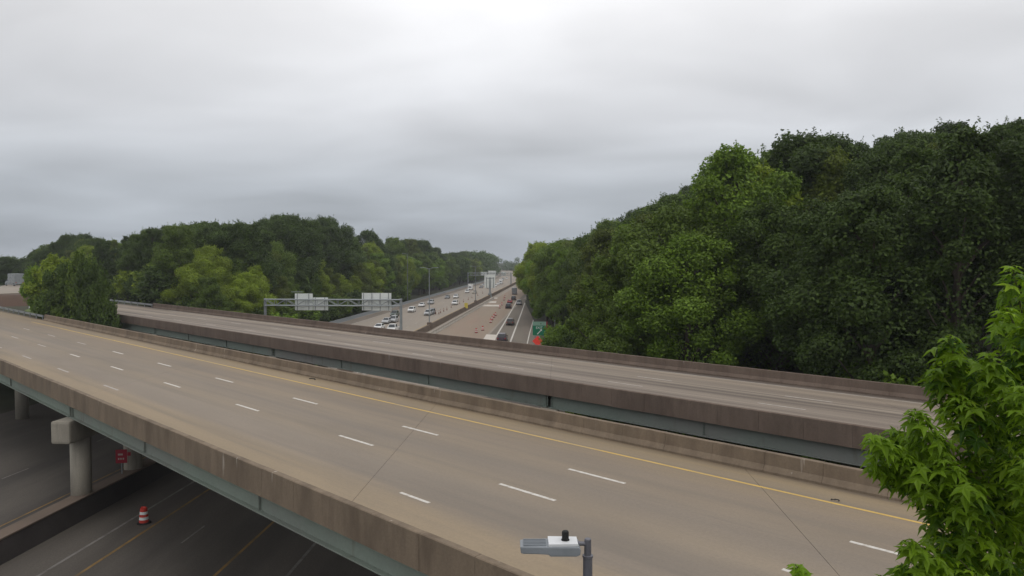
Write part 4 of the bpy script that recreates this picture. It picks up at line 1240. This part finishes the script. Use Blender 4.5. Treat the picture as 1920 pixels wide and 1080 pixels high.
# understorey shrubs behind the far bridge and at the wood edges
sh = []
tr = random.Random(41)
for k in range(34):
    s = -52 + k * 1.45 + tr.uniform(-0.6, 0.6); d = 58.0 + tr.uniform(-1.2, 2.4)
    p = BW(s, d); px = pix_x(p.x, p.y)
    o, v = to_F(p.x, p.y)
    if o > edge(v) + 1.5 and px < 1980: sh.append((px, p.x, p.y, tr.uniform(3.2, 6.2)))
for k in range(16):
    v = 96 + k * 8; o = edge(v) + 3.2 + tr.uniform(-0.3, 0.9)
    p = FW(o, v); px = pix_x(p.x, p.y)
    if to_B(p.x, p.y)[1] > 57 and abs(px - 1018) > 34 : sh.append((px, p.x, p.y, tr.uniform(2.6, 5.0)))
sh.sort()
for i, (px, X, Y, h) in enumerate(sh):
    tn, tc_ = tr.choices(TONES, [2, 3, 4, 4, 2, 1])[0]
    plant('shrub', tr.choice(SHRUB), X, Y, h, tc_, '%s shrub, %s from the left along the foot of the right wood' % (tn, ordinal(i + 1)), 'shrub', 'shrubs at the foot of the right wood', 1.25)
sh = []
for k in range(26):
    v = 112 + k * 7.5; o = -61.3 - tr.uniform(0, 1.6)
    p = FW(o, v); px = pix_x(p.x, p.y)
    if to_B(p.x, p.y)[1] > 58: sh.append((px, p.x, p.y, tr.uniform(3.0, 6.5)))
for k in range(26):
    p = BW(-100 - k * 3.4, 57.5 + tr.uniform(0, 3)); px = pix_x(p.x, p.y)
    sh.append((px, p.x, p.y, tr.uniform(4.5, 7.5)))
sh.sort()
for i, (px, X, Y, h) in enumerate(sh):
    tn, tc_ = tr.choices(TONES, [4, 3, 4, 3, 1, 1])[0]
    plant('shrub', tr.choice(SHRUB), X, Y, h, tc_, '%s shrub, %s from the left along the foot of the left wood' % (tn, ordinal(i + 1)), 'shrub', 'shrubs at the foot of the left wood', 1.25)

# bushy trees growing between the bridges at the left
for (px, dd, ztop, rad_, pr, tone, lab) in [
    (72, 33.8, 15.4, 3.1, 0, 3, 'yellowish bushy tree leftmost of the clump between the two bridges'),
    (98, 34.8, 17.2, 3.7, 1, 4, 'bright bushy tree, tallest at the left of the clump between the bridges'),
    (124, 33.8, 15.8, 3.4, 0, 1, 'dark bushy tree in the middle of the clump between the bridges'),
    (148, 35.0, 17.4, 3.5, 1, 2, 'green bushy tree, tallest at the right of the clump between the bridges'),
    (172, 34.2, 16.0, 3.1, 0, 0, 'dark green bushy tree rightmost of the clump between the bridges'),
    (188, 34.6, 13.4, 2.4, 1, 1, 'small dark bushy tree beside the near parapet end of the far bridge'),
    (88, 32.6, 11.6, 2.0, 1, 2, 'low bush at the parapet end in front of the bridge clump')]:
    a = (px - 960) / FOC
    Y = dd / C45 / (1 + a)
    tn, tc_ = TONES[tone]
    h = ztop - ground_z(a * Y, Y)
    R0 = (4.4, 3.9)[pr]
    plant('bushy_tree', BUSH[pr], a * Y, Y, h, tc_, lab, 'tree', 'clump of bushy trees between the bridges', rad_ / (R0 * h / 10))

# the far wood beyond the individual trees: one mass
rng = np.random.default_rng(99); tr = random.Random(8)
cs, rs, ns = [], [], []
for side in (-1, 1):
    for k in range(230):
        v = tr.uniform(640, 1230)
        o = (-63 - abs(tr.gauss(0, 22))) if side < 0 else (edge(v) + 5 + abs(tr.gauss(0, 20)))
        if v > 1160: o = tr.uniform(-120, 60)
        p = FW(o, v)
        px = pix_x(p.x, p.y)
        zt = CAM_H + (YH - interp(SKY_L if px < 963 else SKY_R, px)) * p.y / FOC
        h = min(26.0, zt) * tr.uniform(0.8, 1.0)
        for j in range(3):
            r_ = tr.uniform(4, 6)
            cs.append((p.x + tr.uniform(-3, 3), p.y + tr.uniform(-3, 3), max(r_ * 0.8, h - r_ * 0.75 - j * 7))); rs.append(r_); ns.append(130)
for k in range(60):                                 # behind the far left bushes
    Y = tr.uniform(340, 520); px = tr.uniform(-60, 110); X = (px - 960) / FOC * Y
    h = (CAM_H + (YH - interp(SKY_L, px)) * Y / FOC) * tr.uniform(0.85, 1.0)
    for j in range(3):
        r_ = tr.uniform(4, 6)
        cs.append((X, Y, max(4, h - r_ * 0.75 - 6 * j))); rs.append(r_); ns.append(150)
fw = link('far_wood', quads_mesh('far_wood', leaf_cloud(cs, rs, ns, 1.15, rng), M_LEAF))
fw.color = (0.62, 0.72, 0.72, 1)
tag(fw, 'far-off dark wood closing the view at the end of the freeway', 'wood', kind='stuff')

# ------------------------------------------------------------------ far left: earth bank, side road, post
eb = MB()
bx = [(-128, 128), (-118, 133), (-110, 138), (-103, 143), (-97, 147.5), (-93, 150)]
for i, (x, y) in enumerate(bx):
    zt = [10.2, 10.0, 9.9, 9.7, 9.5, 8.2][i]
    t = Vector((0.6, 0.8))
    for k, (off, z) in enumerate(((0, ZD - 0.4), (2.2, zt - 0.5), (3.4, zt), (6.5, zt + 0.05), (10, ZD - 0.3))):
        eb.v.append((x - t.x * 0 + off * -0.45, y + off * 0.9, z))
    if i:
        for k in range(4):
            a = (i - 1) * 5 + k
            eb.f.append((a, a + 5, a + 6, a + 1))
o = eb.build('earth_bank', M_DIRT, smooth=True); tag(o, kind='structure')
rr = MB()
A_ = [D(-60, 560, 150), D(52, 557, 162), D(50, 543, 215), D(14, 543, 215)]
rr.prism([(p.x, p.y) for p in A_], 9.0, 9.55)
o = rr.build('side_road', M_CONC_ROAD); tag(o, kind='structure')
wp = empty('white_post', D(56, 577, 140)); wp.location.z = ZD - 0.1
tag(wp, 'short white marker post at the left of the bushy clump', 'post')
MB().lathe([(0.2, 0), (0.2, 0.05), (0.16, 0.1), (0.13, 1.5), (0.05, 1.55)], 8).build('shaft', M_SIGNWHITE, wp)
MB().lathe([(0.165, 1.1), (0.16, 1.3)], 8).build('reflector', M_YSIGN, wp)
gg = P(60, 588, ZD)
go = MB().prism([P(46, 582, ZD), P(62, 589.5, ZD), P(75, 586, ZD), P(58, 578.5, ZD)], ZD - 0.3, ZD + 0.03).build('grass_verge', M_GRASS); tag(go, kind='structure')
c = copy_tree(PROTO['truck'], D(27, 546, 205)); c.location.z = 9.56; c.rotation_euler = (0, 0, R(55))
for ch in [x for x in bpy.data.objects if x.parent == c]:
    ch.color = (0.25, 0.27, 0.28, 1)
c.name = 'delivery_truck'
tag(c, 'pale grey truck on the side road at the far left edge', 'truck', 'vehicles driving away')

# ------------------------------------------------------------------ the star-leaved tree in the right foreground
def star_leaf(seed):
    r = random.Random(seed)
    lobes = [(-128, 0.66), (-66, 0.90), (0, 1.05), (66, 0.90), (128, 0.66)]
    V = [(0, 0, 0)]
    n = len(lobes)
    for i, (a, L) in enumerate(lobes):
        a = R(a + r.uniform(-5, 5)); L *= r.uniform(0.93, 1.05)
        for k, (f, da) in enumerate(((0.56, -0.27), (1.0, 0.0), (0.56, 0.27))):
            rr_ = L * f
            z = -0.32 * (rr_ ** 2) * (0.8 + 0.4 * r.random()) + (0.05 if k != 1 else 0)
            V.append((math.sin(a + da) * rr_, math.cos(a + da) * rr_, z))
        if i < n - 1:
            am = R((lobes[i][0] + lobes[i + 1][0]) / 2)
            V.append((math.sin(am) * 0.40, math.cos(am) * 0.40, 0.015))
    V.append((0, -0.22, 0.0))
    F = [(0, i, i + 1) for i in range(1, len(V) - 1)] + [(0, len(V) - 1, 1)]
    # petiole
    b = len(V)
    V += [(-0.018, 0, 0), (0.018, 0, 0), (0.012, -0.75, 0.12), (-0.012, -0.75, 0.12)]
    F += [(b, b + 1, b + 2, b + 3)]
    return V, F
LEAVES = [star_leaf(s) for s in range(5)]
leaf_meshes = []
for V, F in LEAVES:
    me = bpy.data.meshes.new('leaf'); me.from_pydata(V, [], F); me.materials.append(M_GUM); leaf_meshes.append(me)
tr = random.Random(20)
base = D(2080, 900, 6.2)
gum = empty('sweetgum_tree', (base.x, base.y, 0.0))
tag(gum, 'bright green star-leaved tree filling the right foreground', 'tree')
O = Vector(gum.location)
trunk_pts = [Vector((0, 0, -0.2)), Vector((0.05, 0.1, 6)), Vector((-0.05, 0.05, 11)), Vector((-0.12, 0.0, 14.5)), Vector((-0.2, -0.1, 17.2))]
MB().tube(trunk_pts, [0.17, 0.13, 0.09, 0.06, 0.02], 9).build('trunk', M_BARK, gum)
# shoots: (tip px, tip py, foot px, foot py, depth, half width in px, number of leaves)
SHOOTS = [
    (1897, 495, 1925, 640, 5.6, 46, 46), (1930, 505, 1950, 660, 5.9, 50, 34), (1885, 575, 1935, 690, 5.4, 48, 44), (1900, 650, 1950, 760, 5.3, 52, 46), (1935, 590, 1960, 760, 5.2, 55, 40),
    (1781, 628, 1800, 760, 5.1, 48, 58), (1760, 690, 1810, 800, 5.2, 44, 48), (1815, 670, 1850, 800, 5.6, 42, 40), (1850, 660, 1890, 790, 4.9, 46, 46), (1800, 740, 1860, 850, 5.0, 52, 50), (1880, 720, 1940, 860, 5.2, 55, 52), (1840, 770, 1900, 890, 5.4, 50, 48),
    (1636, 815, 1700, 880, 4.8, 38, 40), (1670, 800, 1740, 880, 5.2, 36, 34), (1715, 765, 1760, 880, 4.9, 44, 50), (1690, 850, 1770, 930, 4.9, 44, 46), (1640, 870, 1710, 910, 5.0, 32, 26), (1745, 810, 1800, 930, 5.2, 50, 54), (1770, 860, 1840, 980, 4.8, 52, 56), (1700, 890, 1790, 970, 5.3, 42, 40), (1820, 850, 1890, 980, 5.1, 54, 54), (1890, 850, 1950, 980, 4.9, 56, 54), (1850, 900, 1910, 1020, 5.4, 54, 50),
    (1745, 945, 1820, 1060, 5.1, 46, 48), (1705, 1010, 1790, 1090, 4.8, 46, 50), (1760, 990, 1850, 1100, 5.3, 50, 50), (1820, 980, 1890, 1100, 4.9, 54, 54), (1890, 970, 1950, 1100, 5.1, 56, 54), (1690, 1060, 1780, 1140, 5.1, 46, 44), (1800, 1050, 1880, 1150, 4.8, 54, 50), (1870, 1050, 1940, 1160, 5.4, 54, 46),
    (1491, 1058, 1545, 1150, 4.9, 26, 24), (1650, 1078, 1720, 1150, 5.0, 30, 22), (1915, 720, 1960, 860, 4.7, 50, 40), (1930, 860, 1980, 980, 4.6, 50, 40), (1790, 900, 1860, 1010, 5.6, 52, 44), (1860, 800, 1930, 920, 5.7, 55, 46), (1840, 830, 1900, 960, 6.0, 60, 46), (1920, 800, 1960, 960, 6.1, 60, 46), (1800, 1010, 1880, 1120, 6.0, 60, 46), (1900, 660, 1950, 800, 6.0, 55, 40),
]
recs = []
for (tx, ty, fx, fy, dep, hwid, nl) in SHOOTS:
    tip, foot = D(tx, ty, dep), D(fx, fy, dep + tr.uniform(0.1, 0.5))
    # limb from the trunk to the foot of the shoot
    z_t = min(foot.z - 0.5, 16.6)
    tp = Vector((-0.1, 0.0, z_t - O.z - 0.4)) if z_t > 12 else Vector((0, 0.05, z_t - 0.4))
    mid = (tp + (foot - O)) / 2 + Vector((0, 0, 0.25))
    MB().tube([tp, mid, foot - O, (foot * 0.5 + tip * 0.5) - O + Vector((0, 0, 0.03)), tip - O], [0.035, 0.022, 0.012, 0.008, 0.003], 5).build('branch', M_TWIG, gum)
    L = (tip - foot).length
    half = hwid * dep / FOC
    ax_ = (tip - foot).normalized()
    nl = int(nl * 1.5)
    for k in range(nl):
        f = (k + tr.random()) / nl
        p = foot + (tip - foot) * f
        a = k * 2.4 + tr.uniform(-0.4, 0.4)
        taper = 1.0 if f < 0.7 else 1.0 - 0.75 * (f - 0.7) / 0.3
        rad = half * taper * tr.uniform(0.25, 1.0)
        out = Vector((math.cos(a), math.sin(a), 0))
        pos = p + out * rad + Vector((0, 0, -rad * tr.uniform(0.1, 0.45)))
        size = tr.uniform(0.068, 0.112) * (0.72 if f > 0.9 else 1.0)
        # the leaf points outward and hangs: its length along 'out' tipped down
        tilt = tr.uniform(0.1, 1.0) * (0.45 if f > 0.85 else 1.0)
        yv = (out * math.cos(tilt) + Vector((0, 0, -math.sin(tilt)))).normalized()
        zv = (Vector((0, 0, 1)) + out * 0.7 * math.sin(tilt) + Vector((tr.uniform(-0.4, 0.4), tr.uniform(-0.4, 0.4), 0)))
        xv = yv.cross(zv).normalized(); zv = xv.cross(yv).normalized()
        recs.append((pos, xv, yv, zv, size, tr.randrange(5)))
def vis(rc):
    p = rc[0]; v_ = p - Vector((0, 0, CAM_H))
    px = pix_x(p.x, p.y)
    py = 540 - FOC * math.tan(math.atan2(v_.z, v_.y) + PITCH)
    inside = -20 < px < 1935 and -20 < py < 1095
    return (0 if inside else 1, v_.length)
recs.sort(key=vis)
for (pos, xv, yv, zv, size, k) in recs[:295]:
    o = link('leaf', leaf_meshes[k], gum)
    Mx = Matrix((xv, yv, zv)).transposed()
    o.location = pos - O
    o.rotation_euler = Mx.to_euler()
    o.scale = (size, size, size)
fm = MB()
for (pos, xv, yv, zv, size, k) in recs[295:]:
    V, F = LEAVES[k]
    q = pos - O
    fm.add([q + (xv * a + yv * b + zv * c_) * size for a, b, c_ in V], F)
tag(fm.build('foliage', M_GUM, gum), kind='stuff')
print('gum leaves', len(recs))

# ------------------------------------------------------------------ haze
HAZE = 0.00022
if HAZE:
    hz = MB().box(-3200, 3200, -450, 3200, -1.2, 48.0).build('haze', None)
    hm = bpy.data.materials.new('haze_air'); hm.use_nodes = True
    n, l = hm.node_tree.nodes, hm.node_tree.links
    n.remove(n['Principled BSDF'])
    pv = n.new('ShaderNodeVolumePrincipled')
    pv.inputs['Color'].default_value = (0.86, 0.90, 0.95, 1)
    pv.inputs['Density'].default_value = HAZE
    pv.inputs['Anisotropy'].default_value = 0.2
    l.new(pv.outputs[0], n['Material Output'].inputs['Volume'])
    hz.data.materials.append(hm)
    tag(hz, kind='stuff')
